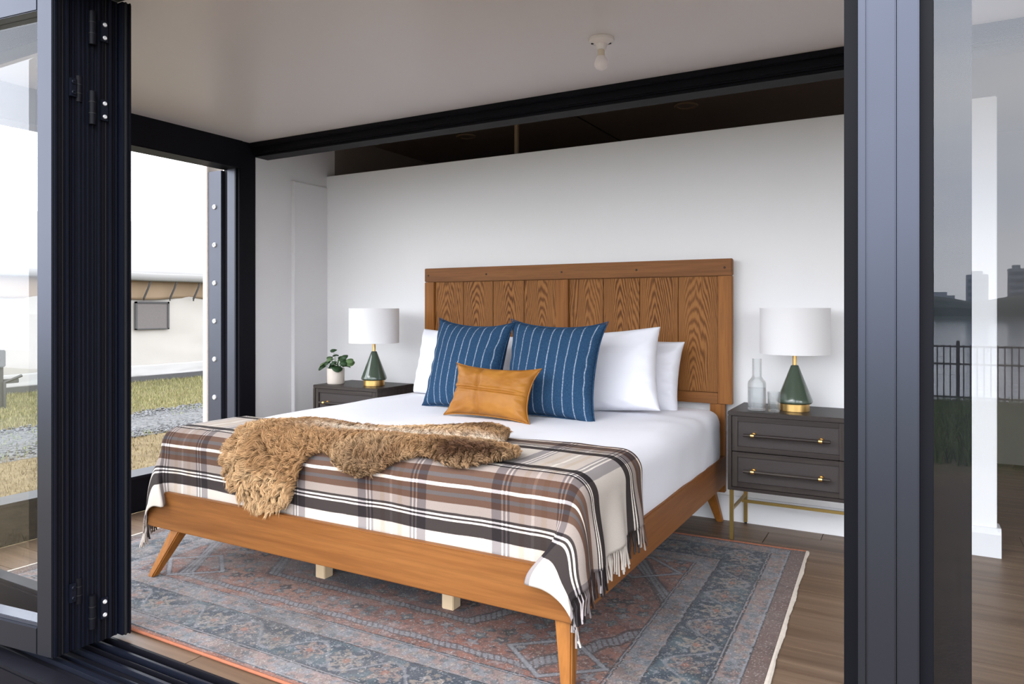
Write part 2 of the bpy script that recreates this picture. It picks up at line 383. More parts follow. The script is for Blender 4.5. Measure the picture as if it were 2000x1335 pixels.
# left wall beyond the side opening
wlft = st(box('wall_left', (XL-.14, XL, 3.30, 4.06, 0, 2.45), 'white_panel', bev=.001), 'pale grey wall panel left of the partition', 'wall')
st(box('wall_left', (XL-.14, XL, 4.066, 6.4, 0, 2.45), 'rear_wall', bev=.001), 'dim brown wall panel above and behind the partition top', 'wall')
d1 = st(box('door_1', (XL-.001, XL+.012, 3.642, 4.05, .01, 2.03), 'white_panel', bev=.002), 'plain pale flush door in the left wall beside the partition', 'door')
box('edge_strip', (XL-.001, XL+.032, 3.628, 3.640, .01, 2.03), 'white_panel', d1, .002)
st(box('wall_right', (2.6, 2.74, YF, 6.4, -.1, 2.5), 'white_wall'), 'white side wall far to the right inside', 'wall')
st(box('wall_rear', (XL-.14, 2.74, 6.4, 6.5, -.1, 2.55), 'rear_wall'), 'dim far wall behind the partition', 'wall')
# black beam across the room
tb = st(box('trim_1', (XL-.05, 2.6, 3.28, 3.40, 2.15, 2.46), 'black', bev=.006), 'long black steel beam below the ceiling', 'beam')
box('lip', (XL, 2.6, 3.255, 3.28, 2.19, ZC), 'black', tb, .003)
box('lower_flange', (XL, 2.6, 3.30, 3.42, 2.135, 2.15), 'black', tb, .003)
# side opening: head, sill and far jamb
st(box('trim_2', (XL-.14, XL+.02, 1.5, 3.2, 2.043, 2.45), 'black', bev=.005), 'black head beam over the left side opening', 'beam')
ts = st(box('trim_3', (XL-.14, XL, 1.5, 3.2, 0, .204), 'black', bev=.006), 'low black sill beam under the left side opening', 'sill')
box('sill_cap', (XL-.16, XL+.012, 1.5, 3.2, .19, .206), 'dark_navy', ts, .003)
tj = empty('trim_4', (XL, 3.18, 0)); st(tj, 'black corner post right of the side opening', 'post')
box('post', (-.10, .012, 0, .13, 0, 2.46), 'black', tj, .004)
box('web', (-.10, -.012, -.006, .004, .2, 2.05), 'steel', tj, .002)
box('rebate', (-.165, -.10, .02, .12, .0, 2.1), 'black', tj, .002)
box('bead', (-.026, -.010, -.012, .0, .2, 2.05), 'dark_navy', tj, .002)
fl = box('flange', (-.285, -.160, -.004, .05, .0, 2.043), 'steel', tj, .002)
def screw(name, loc, axis, r, parent, mat='screw'):
    o = lathe(name, [(r, 0), (r, r*.25), (r*.8, r*.5), (r*.42, r*.55), (r*.36, r*.2), (.0005, r*.2)], mat, parent, 14, loc)
    q = Vector(axis).to_track_quat('Z', 'Y'); o.rotation_euler = q.to_euler(); return o
for k in range(8): screw('screw', (-.222, -.004, 1.808-.25*k), (0, -1, 0), .017, fl)
tcr = st(box('trim_5', (XL-.335, XL-.288, 3.17, 3.30, -.2, 2.2), 'pot', bev=.004), 'narrow cream post outside the screwed flange', 'post')
st(box('trim_6', (XL-.14, XL, 1.40, 1.50, -.2, 2.45), 'black', bev=.005), 'black front corner post at far left', 'post')
# front head (above the picture) and roof
st(box('trim_7', (XL-.14, 2.74, 1.24, 1.52, 2.20, 2.5), 'black', bev=.006), 'black head beam over the front doors', 'beam')
st(box('roof', (XL-.2, 2.8, 1.2, 6.55, 2.552, 2.66), 'black', bev=.01), 'flat dark roof of the cabin', 'roof')
# sill with tracks
sl = empty('trim_8', (0, 0, 0)); st(sl, 'black grooved door track along the front threshold', 'sill')
box('sill_body', (XL-.14, 2.74, 1.225, 1.50, -.16, -.022), 'black', sl, .004)
for a, b, h, m in ((1.488, 1.50, .004, 'black'), (1.455, 1.466, .000, 'dark_navy'), (1.43, 1.436, -.006, 'black'), (1.395, 1.408, -.004, 'dark_navy'), (1.360, 1.366, -.010, 'dark_navy'), (1.315, 1.335, -.006, 'dark_navy'), (1.225, 1.29, -.012, 'black')):
    box('track_rib', (XL-.14, 2.74, a, b, -.022, h), m, sl, .0015)
for x in (-2.06, -1.98, -1.62): box('drain_slot', (x, x+.05, 1.372, 1.380, -.022, -.0205), 'screw', sl, .0005)
bs = st(box('trim_9', (XL-.14, 2.74, 1.20, 1.30, -.30, -.162), 'black', bev=.006), 'black base beam below the front threshold', 'beam')
screw('screw', (-2.30, 1.20, -.19), (0, -1, 0), .012, bs)
# ------------------------------------------------------------------ folding doors on the left
def leaf(name, w, th, h, flip_prof, label):
    """glazed leaf: closing edge at x=0, body towards -x, outer face y=0, thickness +y"""
    t = empty(name)
    st(t, label, 'door')
    z0 = .018; sw = .072; rh = .088
    for a, b in ((-sw, 0), (-w, -w+sw)): box('stile', (a, b, 0, th, z0, h), 'navy', t, .003)
    for a, b in ((z0, z0+rh), (h-rh, h)): box('rail', (-w+sw, -sw, 0, th, a, b), 'black' if flip_prof else 'navy', t, .003)
    for a, b in ((-sw-.012, -sw+.001), (-w+sw-.001, -w+sw+.012)): box('glazing_bead', (a, b, .012, th-.012, z0+rh-.001, h-rh+.001), 'steel', t, .002)
    box('glazing_bead', (-w+sw, -sw, .008, th-.012, z0+rh-.001, z0+rh+.012), 'black' if flip_prof else 'steel', t, .002)
    box('glass_pane', (-w+sw+.002, -sw-.002, th*.5-.003, th*.5+.003, z0+rh, h-rh), 'glass_l', t, .0005)
    # grooved closing edge
    ribs = ((.004, .012, .004, 'dark_navy'), (.018, .024, .007, 'black'), (.030, .034, .003, 'rubber'), (.040, .050, .008, 'dark_navy'), (.056, .060, .004, 'black'), (.064, .071, .006, 'dark_navy'))
    box('edge_channel', (0, .0025, .001, th-.001, z0, h), 'black', t, .0008)
    box('brush_seal', (-.058, -.006, -.062, .001, z0, h), 'black', t, .001) if flip_prof else None
    if flip_prof:
        for a in (-.056, -.043, -.028, -.012): box('edge_rib', (-.007, -.001, a, a+.006, z0+.002, h-.002), 'dark_navy', t, .0008)
    for a, b, d, m in ribs: box('edge_rib', (.002, .002+d, a, b, z0+.002, h-.002), m, t, .0008)
    return t
def hinge(parent, x, y, z, ln, plates, sm='screw'):
    hg = tube('hinge', [(x, y, z-ln/2), (x, y, z+ln/2)], .011, .011, 'black', parent, 14)
    for zz in (z-ln*.17, z+ln*.17): lathe('knuckle_ring', [(.0118, -.001), (.0118, .001)], 'rubber', hg, 14, (x, y, zz))
    for (a, b, c, d) in plates:
        p = box('plate', (x-.002, x+.007, a, b, c, d), 'dark_navy', hg, .001)
        for zz in (c+.013, d-.013): screw('screw', (x+.007, (a+b)/2, zz), (1, 0, 0), .0072, hg, sm)
    return hg
la = leaf('door_2', .86, .074, 2.19, 0, 'navy glazed folding door leaf at the left edge of the view'); la.location = (-2.410, 1.290, 0); la.rotation_euler = (0, 0, R(7))
lb = leaf('door_3', .86, .074, 2.19, 1, 'second navy door leaf folded behind the first one'); lb.location = (-2.40, 1.424, 0)
for z in (1.86, .21):
    hinge(la, .012, .082, z, .085, ((.050, .070, z-.03, z+.03),), 'dark_navy')
for z in (1.805, 2.07, .13):
    hinge(lb, .010, -.016, z, .11, ((.010, .034, z-.035, z+.035),))
jm = empty('trim_10', (-2.385, 1.5, 0)); st(jm, 'slim dark pull post of the folded doors beside the opening', 'post')
box('post', (-.05, .012, 0, .034, .018, 2.19), 'dark_navy', jm, .002)
box('seal', (.012, .018, .008, .014, .018, 2.19), 'rubber', jm, .001); box('seal', (.012, .02, .022, .027, .018, 2.19), 'black', jm, .001)
# ------------------------------------------------------------------ right front frame and fixed pane
rp = empty('trim_11', (0, 0, 0)); st(rp, 'tall slate blue steel door post at the right', 'post')
box('front_face', (-.070, -.0285, 1.30, 1.40, -.02, 2.2), 'navy', rp, .002)
box('front_face', (-.0275, .004, 1.30, 1.40, -.02, 2.2), 'navy', rp, .002)
box('side_bead', (-.084, -.070, 1.312, 1.40, -.02, 2.2), 'navy', rp, .003)
box('back_member', (-.112, .06, 1.40, 1.50, -.02, 2.2), 'black', rp, .002)
box('seal_strip', (-.1175, -.112, 1.47, 1.482, -.02, 2.2), 'rubber', rp, .001)
box('glazing_channel', (.004, .024, 1.325, 1.40, -.02, 2.2), 'black', rp, .001)
box('inner_stile', (.024, .080, 1.412, 1.46, -.02, 2.2), 'black', rp, .002)
w2 = empty('window_1', (0, 0, 0)); st(w2, 'tall fixed glass pane at right reflecting fence and water', 'window')
box('glass_pane', (.020, 1.05, 1.355, 1.363, .05, 2.15), 'glass_r', w2, .0005)
box('frame', (.02, 1.12, 1.32, 1.42, -.02, .05), 'navy', w2, .003); box('frame', (.02, 1.12, 1.32, 1.42, 2.15, 2.2), 'navy', w2, .003); box('frame', (1.05, 1.13, 1.32, 1.46, -.02, 2.2), 'navy', w2, .003)

# ================================================================== BED
BX0, BX1, BY0, BY1 = -2.905, -.885, 1.950, 3.90
bed = tag(empty('bed_frame', (0, 0, .009)), 'honey brown wooden bed with panelled headboard and splayed legs', 'bed')
RZ0, RZ1 = .192, .348
box('footboard', (BX0, BX1, BY0, BY0+.028, RZ0, RZ1), 'wood_x', bed, .004)
for a, b in ((BX0, BX0+.028), (BX1-.028, BX1)): box('side_rail', (a, b, BY0+.028, BY1, RZ0, RZ1), 'wood_y', bed, .004)
def splay_leg(top, bot, wt, wb_):
    bm = bmesh.new(); vs_ = []
    for c, w, z in ((bot, wb_, bot[2]), (top, wt, top[2])):
        for dx, dy in ((-1, -1), (1, -1), (1, 1), (-1, 1)): vs_.append(bm.verts.new((c[0]+dx*w/2, c[1]+dy*w/2, z)))
    for q in ((0, 1, 2, 3), (7, 6, 5, 4), (0, 4, 5, 1), (1, 5, 6, 2), (2, 6, 7, 3), (3, 7, 4, 0)): bm.faces.new([vs_[i] for i in q])
    bmesh.ops.bevel(bm, geom=list(bm.edges), offset=.005, segments=2, affect='EDGES')
    return bm_obj('leg', bm, 'wood_z', bed)
splay_leg((-2.730, 2.005, .22), (-2.815, 1.915, 0), .062, .034)
splay_leg((-.930, 2.000, .22), (-.905, 1.955, 0), .062, .036)
splay_leg((-2.80, 3.80, .22), (-2.86, 3.86, -.009), .062, .034)
splay_leg((-.965, 3.82, .22), (-.918, 3.915, -.009), .062, .034)
for x, y in ((-2.18, 2.26), (-1.535, 2.26), (-1.88, 3.0), (-1.88, 3.6)): box('support_leg', (x-.026, x+.026, y-.02, y+.032, 0, .25), 'pine', bed, .003)
for k in range(9): yy = 2.03+k*.215; box('slat', (BX0+.03, BX1-.03, yy, yy+.07, .25, .27), 'pine', bed, .002)
HX0, HX1, HZ0, HZ1 = -2.852, -.850, .622, 1.397
hb = box('headboard', (HX0+.01, HX1-.01, 3.920, 3.94, HZ0+.004, HZ1-.004), 'wood_z', bed, .001)
sw = .075
box('stile', (HX0, HX0+sw, 3.895, 3.925, HZ0, HZ1-.092), 'wood_z', hb, .003); box('stile', (HX1-sw, HX1, 3.895, 3.925, HZ0, HZ1-.092), 'wood_z', hb, .003)
cxm = (HX0+HX1)/2+.005
box('stile', (cxm-.04, cxm+.04, 3.897, 3.925, HZ0+.06, HZ1-.093), 'wood_z', hb, .003)
box('top_rail', (HX0, HX1, 3.894, 3.927, HZ1-.09, HZ1), 'wood_x', hb, .004)
box('bottom_rail', (HX0+sw, HX1-sw, 3.897, 3.925, HZ0, HZ0+.058), 'wood_x', hb, .003)
for a, b in ((HX0+sw, cxm-.04), (cxm+.04, HX1-sw)):
    w = (b-a)/4
    for k in range(4): box('plank', (a+k*w+.0018, a+(k+1)*w-.0018, 3.911, 3.922, HZ0+.06, HZ1-.093), 'veneer', hb, .0018, centre=True)
M['peg'] = simple('dark_peg', (.06, .025, .01), .6, nscale=30, namp=.2)
for x in (HX0+.032, HX0+.48, cxm, HX1-.53, HX1-.04):
    o = lathe('peg', [(.0065, 0), (.0065, .002), (.005, .003)], 'peg', hb, 14, (x, 3.8945, HZ1-.048)); o.rotation_euler = (R(90), 0, 0)
for x in (HX0+.045, HX1-.085): box('headboard_post', (x-.035, x+.045, 3.905, 3.935, .15, HZ0), 'wood_z', bed, .003)

# mattress in its white cover
def rounded_box(b, r, n=(60, 60, 12), fn=None):
    x0, x1, y0, y1, z0, z1 = b; c = np.array([(x0+x1)/2, (y0+y1)/2, (z0+z1)/2]); h = np.array([(x1-x0)/2, (y1-y0)/2, (z1-z0)/2])
    bm = bmesh.new(); key = {}
    def vert(p):
        k = tuple(np.round(p, 5))
        if k not in key:
            q = np.clip(p, -(h-r), h-r); d = p-q; l = np.linalg.norm(d)
            pp = q+(d/l*r if l > 1e-9 else 0)+c
            if fn: pp = fn(pp, d/l if l > 1e-9 else d)
            key[k] = bm.verts.new(pp)
        return key[k]
    for ax in range(3):
        u, w = [(1, 2), (2, 0), (0, 1)][ax]
        for s in (-1, 1):
            gu = np.linspace(-h[u], h[u], n[u]+1); gw = np.linspace(-h[w], h[w], n[w]+1)
            for i in range(n[u]):
                for j in range(n[w]):
                    q = []
                    for a, b2 in ((i, j), (i+1, j), (i+1, j+1), (i, j+1)):
                        p = np.zeros(3); p[ax] = s*h[ax]; p[u] = gu[a]; p[w] = gw[b2]; q.append(vert(p))
                    if len(set(q)) == 4: bm.faces.new(q)
    return bm
ZM = .607
def mat_def(p, d):
    n1 = noise.noise(Vector((p[0]*3, p[1]*2.2, p[2]*4)))*.006
    rx = max(0, (p[0]+1.45)/.55); back = max(0, min(1, (p[1]-2.7)/.9))
    wr = noise.noise(Vector((p[0]*9-p[1]*3, p[1]*6, p[2]*10)))*.010*min(1, rx*back+.12)
    k = (n1+wr)
    q = p+d*k
    if d[2] > .5: q[2] += n1+wr*.7
    return q
mt = bm_obj('mattress', rounded_box((BX0+.018, BX1-.008, 2.0, 3.885, .30, ZM), .085, (80, 70, 16), mat_def), 'linen', None, True)
tag(mt, 'thick mattress under smooth white bedding on the wooden bed', 'mattress')

# ------------------------------------------------------------------ drape mapping shared by the throw and the sheepskin
EX0, EX1, EY, ZT, RR = BX0-.006, BX1+.008, 1.990, .617, .075
def fold(d):            # distance past the start of the rounded edge -> (outward, drop)
    L = RR*math.pi/2
    return (np.where(d <= 0, d, np.where(d < L, RR*np.sin(np.clip(d/RR, 0, math.pi/2)), RR)),
            np.where(d <= 0, 0, np.where(d < L, RR*(1-np.cos(np.clip(d/RR, 0, math.pi/2))), RR+d-L)))
def drape(s, t):
    """s: cloth distance along x (world x on the top), t: world y on the top; past the edges it hangs"""
    s = np.asarray(s, float); t = np.asarray(t, float)
    x0, x1, y0 = EX0+RR, EX1-RR, EY+RR
    ds = np.where(s > x1, s-x1, np.where(s < x0, x0-s, 0)); sg = np.where(s > x1, 1, -1)
    dt = np.maximum(0, y0-t)
    r = (ds**3+dt**3)**(1/3); ph = np.arctan2(dt, ds)
    o, d = fold(r)
    cx = np.clip(s, x0, x1); cy = np.maximum(t, y0)
    X = cx+sg*np.where(ds > 0, o*np.cos(ph), 0); Y = cy-np.where(dt > 0, o*np.sin(ph), 0)
    # hanging corner cloth swings clear of the rails and falls in a soft fold
    w = np.where(dt > 0, np.maximum(sstep(x1-.06, x1+.06, s), sstep(x0+.06, x0-.06, s)), 0)*sstep(.06, .30, d)
    Y = Y-w*.075*sstep(.06, .25, dt)
    X = X+sg*sstep(.02, .1, ds)*sstep(.1, .4, d)*(.012+.03*np.sin(2*ph)**2)
    X = X-sg*.10*w*np.sin(ph)**2*sstep(.10, .32, d)
    return X, Y, ZT-d
# plaid throw
TS0 = EX0-.345
nu, nv = 260, 130
tt = np.zeros((nu, 1))+np.linspace(0, 1, nv)[None, :]
uu_ = np.linspace(0, 1, nu)[:, None]
ss = TS0+(EX1+.285-.075*tt-TS0)*uu_
tback = 2.44+.10*sstep(-2.0, -1.0, ss)+.02*np.sin(ss*3.1)
T = 1.712+(tback-1.712)*tt
X, Y, Z = drape(ss, T)
wr = (fbm(ss*5, T*6)-.5)
Z = Z+wr*.010; hang = sstep(ZT-.05, ZT-.25, Z)
sidex = sstep(EX1-.05, EX1+.03, ss)-sstep(EX0+.05, EX0-.03, ss)
X = X+sidex*hang*(.012*np.sin(T*34)+.012)
Y = Y+np.where(np.abs(sidex) < .3, hang*.006*np.sin(ss*14), 0)
tw = tag(empty('throw_blanket', (0, 0, 0)), 'brown and cream plaid wool throw over the foot of the bed', 'blanket')
V = np.stack([X, Y, Z], -1).reshape(-1, 3)
cl = fast_mesh('cloth', V, grid_faces(nu, nv), 'plaid', tw, True)
S_OFF, T_OFF = .5*PP-(-1.60), .5*PP-1.955       # a white line sits at s=-1.60, t=1.955
def add_uv(o, U):
    uv = o.data.uv_layers.new(name='cloth'); li = np.empty(len(o.data.loops), np.int32); o.data.loops.foreach_get('vertex_index', li)
    uv.data.foreach_set('uv', U[li].astype(np.float32).ravel())
add_uv(cl, np.stack([ss+S_OFF+10*PP, T+T_OFF+10*PP], -1).reshape(-1, 2))
so = cl.modifiers.new('thickness', 'SOLIDIFY'); so.thickness = .004; so.offset = 1
for side, label in ((0, None), (nu-1, None)):
    FV, FF, FU = [], [], []
    hem = [Vector((X[side, j], Y[side, j], Z[side, j])) for j in range(nv)]
    up = [Vector((X[side+(3 if side == 0 else -3), j], Y[side+(3 if side == 0 else -3), j], Z[side+(3 if side == 0 else -3), j])) for j in range(nv)]
    n_t = 112
    for k in range(n_t):
        q = (k+.5)/n_t*(nv-1); j = int(q); fr = q-j; p = hem[j].lerp(hem[min(j+1, nv-1)], fr)
        dr = (p-up[j]).normalized(); L = .075+random.uniform(-.012, .012)
        sw_ = Vector((random.uniform(-.004, .006)+(.003 if side else -.003), random.uniform(-.018, .018), 0))
        pts = [p-dr*.006+Vector((0, 0, 0)), p+dr*L*.3+sw_*.2, p+(dr*.4+Vector((0, 0, -.6)))*L*.68+sw_*.6, p+(dr*.3+Vector((0, 0, -.7)))*L+sw_]
        v, f = tube_geo(pts, .0026, .0034, 5); b0 = len(FV)
        FV += v; FF += [tuple(i+b0 for i in ff) for ff in f]
        FU += [(ss[side, j]+S_OFF+10*PP, T[side, j]+T_OFF+10*PP)]*len(v)
    fo = mesh_obj('fringe', FV, FF, 'plaid', tw, True); add_uv(fo, np.array(FU)); fo['kind'] = 'stuff'

gs, gt = np.meshgrid(np.linspace(-2.812, -2.796, 3), np.linspace(1.755, 1.80, 4), indexing='ij'); tx_, ty_, tz_ = drape(gs, gt)
ct = fast_mesh('care_tag', np.stack([tx_, ty_-.007, tz_], -1).reshape(-1, 3), grid_faces(3, 4), 'rubber', tw); ct['label'] = 'small black sewn-on tag'; ct.modifiers.new('thickness', 'SOLIDIFY').thickness = .002
# sheepskin
OUT = [(-2.42, -.10), (-2.36, -.185), (-2.23, -.245), (-2.09, -.24), (-2.04, -.15), (-2.015, -.06), (-1.95, -.01), (-1.88, -.02), (-1.78, -.07), (-1.66, -.06), (-1.55, .005), (-1.46, .025), (-1.37, -.01), (-1.27, .0), (-1.19, .05), (-1.17, .13), (-1.21, .215), (-1.34, .255), (-1.35, .33), (-1.40, .48), (-1.50, .58), (-1.60, .54), (-1.69, .43), (-1.85, .32), (-2.0, .285), (-2.15, .31), (-2.28, .27), (-2.37, .15), (-2.425, .02)]
def smooth_poly(p, it=2):
    for _ in range(it):
        q = []
        for i in range(len(p)):
            a, b = p[i], p[(i+1) % len(p)]; q += [(a[0]*.75+b[0]*.25, a[1]*.75+b[1]*.25), (a[0]*.25+b[0]*.75, a[1]*.25+b[1]*.75)]
        p = q
    return np.array(p)
PO = smooth_poly(OUT)
def inside_dist(P):
    a = PO; b = np.roll(PO, -1, 0); x = P[:, 0:1]; y_ = P[:, 1:2]
    c = ((a[:, 1] > y_) != (b[:, 1] > y_)) & (x < (b[:, 0]-a[:, 0])*(y_-a[:, 1])/(b[:, 1]-a[:, 1]+1e-12)+a[:, 0])
    ins = c.sum(1) % 2 == 1
    ab = b-a; t = np.clip(((x-a[:, 0])*ab[:, 0]+(y_-a[:, 1])*ab[:, 1])/(ab**2).sum(1), 0, 1)
    d = np.sqrt((x-a[:, 0]-t*ab[:, 0])**2+(y_-a[:, 1]-t*ab[:, 1])**2).min(1)
    return ins, d
SP = np.array([(-2.3, .09), (-2.0, .14), (-1.75, .19), (-1.55, .23), (-1.33, .275)])     # spine, the pale furrow
def spine_d(P): return np.abs(P[:, 1]-np.interp(P[:, 0], SP[:, 0], SP[:, 1]))
def skin(P, ins_d):
    th = .028*np.sqrt(np.clip(ins_d/.10, 0, 1))*(1-.72*np.exp(-(spine_d(P)/.060)**2)*sstep(-2.15, -1.8, P[:, 0]))+.006
    th = th+.012*(fbm(P[:, 0]*7, P[:, 1]*7)-.5)*np.clip(ins_d/.05, 0, 1)
    # cloth arc length: d>0 lies on the top, d<0 runs over the edge
    X, Y, Z = drape(P[:, 0], EY+.02+P[:, 1]); e = .004
    X2, Y2, Z2 = drape(P[:, 0], EY+.02+P[:, 1]+e)
    ty = np.stack([X2-X, Y2-Y, Z2-Z], 1); ty /= np.linalg.norm(ty, axis=1)[:, None]
    nrm = np.cross(np.array([[1., 0, 0]]), ty)
    B = np.stack([X, Y, Z], 1)+nrm*(.012+th[:, None])
    return B, nrm, ty
gx = np.arange(-2.50, -1.08, .012); gy = np.arange(-.34, .62, .012)
G = np.stack(np.meshgrid(gx, gy, indexing='ij'), -1).reshape(-1, 2); ins, dd = inside_dist(G)
B, NRM, TY = skin(G, np.where(ins, dd, 0)); gf = grid_faces(len(gx), len(gy)); keep = ins[gf].all(1)
used = np.unique(gf[keep]); rm = -np.ones(len(G), int); rm[used] = np.arange(len(used))
fu = tag(empty('sheepskin', (0, 0, 0)), 'shaggy tan and brown sheepskin lying across the plaid throw', 'sheepskin')
hide = fast_mesh('hide', B[used], rm[gf[keep]], 'fur', fu, True)
def fur_col(P):
    n = fbm(P[:, 0]*6+3, P[:, 1]*6); n2 = fbm(P[:, 0]*17, P[:, 1]*17+9)
    tan = np.array([.38, .208, .088]); lt = np.array([.56, .36, .185]); dk = np.array([.105, .045, .017]); cr = np.array([.74, .63, .50])
    c = tan+(lt-tan)*sstep(.38, .62, n)[:, None]
    kd = np.maximum(np.exp(-(((P[:, 0]+1.34)/.15)**2+((P[:, 1]-.07)/.09)**2)), .5*np.exp(-(((P[:, 0]+1.70)/.22)**2+((P[:, 1]+.02)/.09)**2)))
    kd = np.maximum(kd, .6*np.exp(-(((P[:, 0]+1.52)/.18)**2+((P[:, 1]-.42)/.06)**2))); kd = np.clip(kd*(.9+.8*n2), 0, 1)
    c = c+(dk-c)*kd[:, None]
    ks = 1.15*np.exp(-(spine_d(P)/.055)**2)*sstep(-2.25, -1.9, P[:, 0])*(.5+.7*n2); c = c+(cr-c)*np.clip(ks, 0, 1)[:, None]
    return c*(.80+.4*RNG.random((len(P), 1)))
set_tint(hide, fur_col(G[used])*.8)
NS = 115000
P = RNG.random((NS*3, 2))*np.array([1.42, .96])+np.array([-2.5, -.34]); ins, dd = inside_dist(P); P = P[ins][:NS]; dd = dd[ins][:NS]; NS = len(P)
B, NRM, TY = skin(P, dd)
CK = RNG.random((5200, 2))*np.array([1.42, .96])+np.array([-2.5, -.34]); kd_ = kdtree.KDTree(len(CK))
for i, c in enumerate(CK): kd_.insert((c[0], c[1], 0), i)
kd_.balance(); cid = np.array([kd_.find((p[0], p[1], 0))[1] for p in P])
ang = 2*math.pi*fbm(CK[:, 0]*3.5, CK[:, 1]*3.5)*2.2+RNG.random(len(CK))*2.6
ln = .023*(.75+.5*RNG.random(NS)); longer = sstep(-1.9, -2.2, P[:, 0]); ln = ln*(1+.45*longer)
edge_out = np.zeros((NS, 3))
tx = np.tile(np.array([[1., 0, 0]]), (NS, 1))
ca, sa = np.cos(ang)[cid][:, None], np.sin(ang)[cid][:, None]
lean = tx*ca+TY*sa
ctr = CK[cid]-P
clump = tx*ctr[:, :1]+TY*ctr[:, 1:2]
down = np.zeros((NS, 3)); down[:, 2] = -1
g = sstep(.05, .0, dd)[:, None]
tip = B+NRM*ln[:, None]*.72+lean*ln[:, None]*.62+clump*.55+down*ln[:, None]*(.12+.25*g)+RNG.normal(size=(NS, 3))*.0022
mid = B+NRM*ln[:, None]*.50+lean*ln[:, None]*.10+clump*.28+RNG.normal(size=(NS, 3))*.0012
cv = np.cross(NRM, lean); mid2 = (mid+tip)/2+cv*ln[:, None]*.12*np.sin(cid*1.7)[:, None]+NRM*ln[:, None]*.08
side = np.cross(tip-B, RNG.normal(size=(NS, 3))); side /= np.linalg.norm(side, axis=1)[:, None]
rows = []
for p, w in ((B-NRM*.004, .0008), (mid, .0009), (mid2, .0007)): rows += [p-side*w, p+side*w]
rows.append(tip)
V = np.stack(rows, 1).reshape(-1, 3); b0 = np.arange(NS)[:, None]*7
tri = np.array([[0, 1, 3], [0, 3, 2], [2, 3, 5], [2, 5, 4], [4, 5, 6]]); F = (b0[:, None, :]+tri[None]).reshape(-1, 3)
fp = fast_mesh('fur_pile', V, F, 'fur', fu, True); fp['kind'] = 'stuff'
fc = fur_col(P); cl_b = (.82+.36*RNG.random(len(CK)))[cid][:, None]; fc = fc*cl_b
set_tint(fp, (fc[:, None, :]*np.array([.62, .62, .9, .9, 1.05, 1.05, 1.15])[None, :, None]).reshape(-1, 3))   # darker at the root, paler at the tip

# ------------------------------------------------------------------ pillows
def pillow(name, w, h, th, mat, loc, rot, pinch=.09, ear=.0, n=44, wrinkle=.006, seams=False, sd=0, flat=.42):
    g = np.linspace(-1, 1, n); U, Vv = np.meshgrid(g, g, indexing='ij')
    prof = (np.clip(1-np.abs(U)**2.4, 0, 1)*np.clip(1-np.abs(Vv)**2.4, 0, 1))**flat
    px = U*w/2*(1-pinch*(1-Vv**2)*np.abs(U)); py = Vv*h/2*(1-pinch*(1-U**2)*np.abs(Vv))
    e = ear*(np.abs(U)*np.abs(Vv))**6; px = px*(1+e); py = py*(1+e)
    py = py-.03*h*(1-Vv)*(1-U**2)*.3
    edge = (1-np.maximum(np.abs(U), np.abs(Vv)))
    wrk = (fbm(U*2.2+sd, Vv*2.2+sd*1.7, 4)-.5)*wrinkle*2*np.clip(edge*6, 0, 1)
    rad = np.sin(np.arctan2(Vv, U)*18+sd)*wrinkle*.55*np.exp(-((edge-.10)/.10)**2)*np.clip(edge*12, 0, 1)
    zf = th/2*prof+wrk+rad
    if seams:
        for d in (np.abs(U+.20+.05*np.sin(Vv*2)), np.abs(Vv+.02+.05*U)): zf = zf-.011*np.exp(-(d/.032)**2)+.003*np.exp(-((d-.075)/.04)**2)*np.clip(edge*8, 0, 1)
    zb = -th/2*prof-wrk
    idx = np.arange(n*n).reshape(n, n); border = (np.abs(U) == 1) | (np.abs(Vv) == 1)
    V1 = np.stack([px, py, zf], -1).reshape(-1, 3); V2 = np.stack([px, py, zb], -1).reshape(-1, 3)
    bi = np.full(n*n, -1); nb = np.where(~border.ravel())[0]; bi[nb] = n*n+np.arange(len(nb)); bo = np.where(border.ravel())[0]; bi[bo] = bo
    f1 = grid_faces(n, n); f2 = bi[f1][:, ::-1]
    o = fast_mesh(name, np.concatenate([V1, V2[nb]]), np.concatenate([f1, f2]), mat, None, True)
    uv = np.stack([U*w/2, Vv*h/2], -1).reshape(-1, 2)+5; add_uv(o, np.concatenate([uv, uv[nb]]))
    ss_ = o.modifiers.new('soft', 'SUBSURF'); ss_.levels = 1; ss_.render_levels = 1
    o.location = loc; o.rotation_euler = rot; return o
def up(tilt, yaw, roll=0): return (Matrix.Rotation(R(yaw), 4, 'Z') @ Matrix.Rotation(R(90-tilt), 4, 'X') @ Matrix.Rotation(R(roll), 4, 'Z')).to_euler()
tag(pillow('pillow', .82, .41, .20, 'linen', (-2.335, 3.66, .795), up(12, -2, -3), .05, 0, 44, .010, sd=1.1, flat=.36), 'white pillow at left, half hidden behind a blue striped cushion', 'pillow', 'white bed pillows')
tag(pillow('pillow', .74, .39, .20, 'linen', (-1.445, 3.745, .785), up(10, 0, -2), .05, .02, 44, .012, sd=2.7, flat=.36), 'rearmost white pillow leaning on the right half of the headboard', 'pillow', 'white bed pillows')
tag(pillow('pillow', .76, .43, .21, 'linen', (-1.50, 3.53, .808), up(14, -2, 5), .06, .02, 44, .010, sd=4.2, flat=.36), 'plump white pillow in front of another, right of the blue cushions', 'pillow', 'white bed pillows')
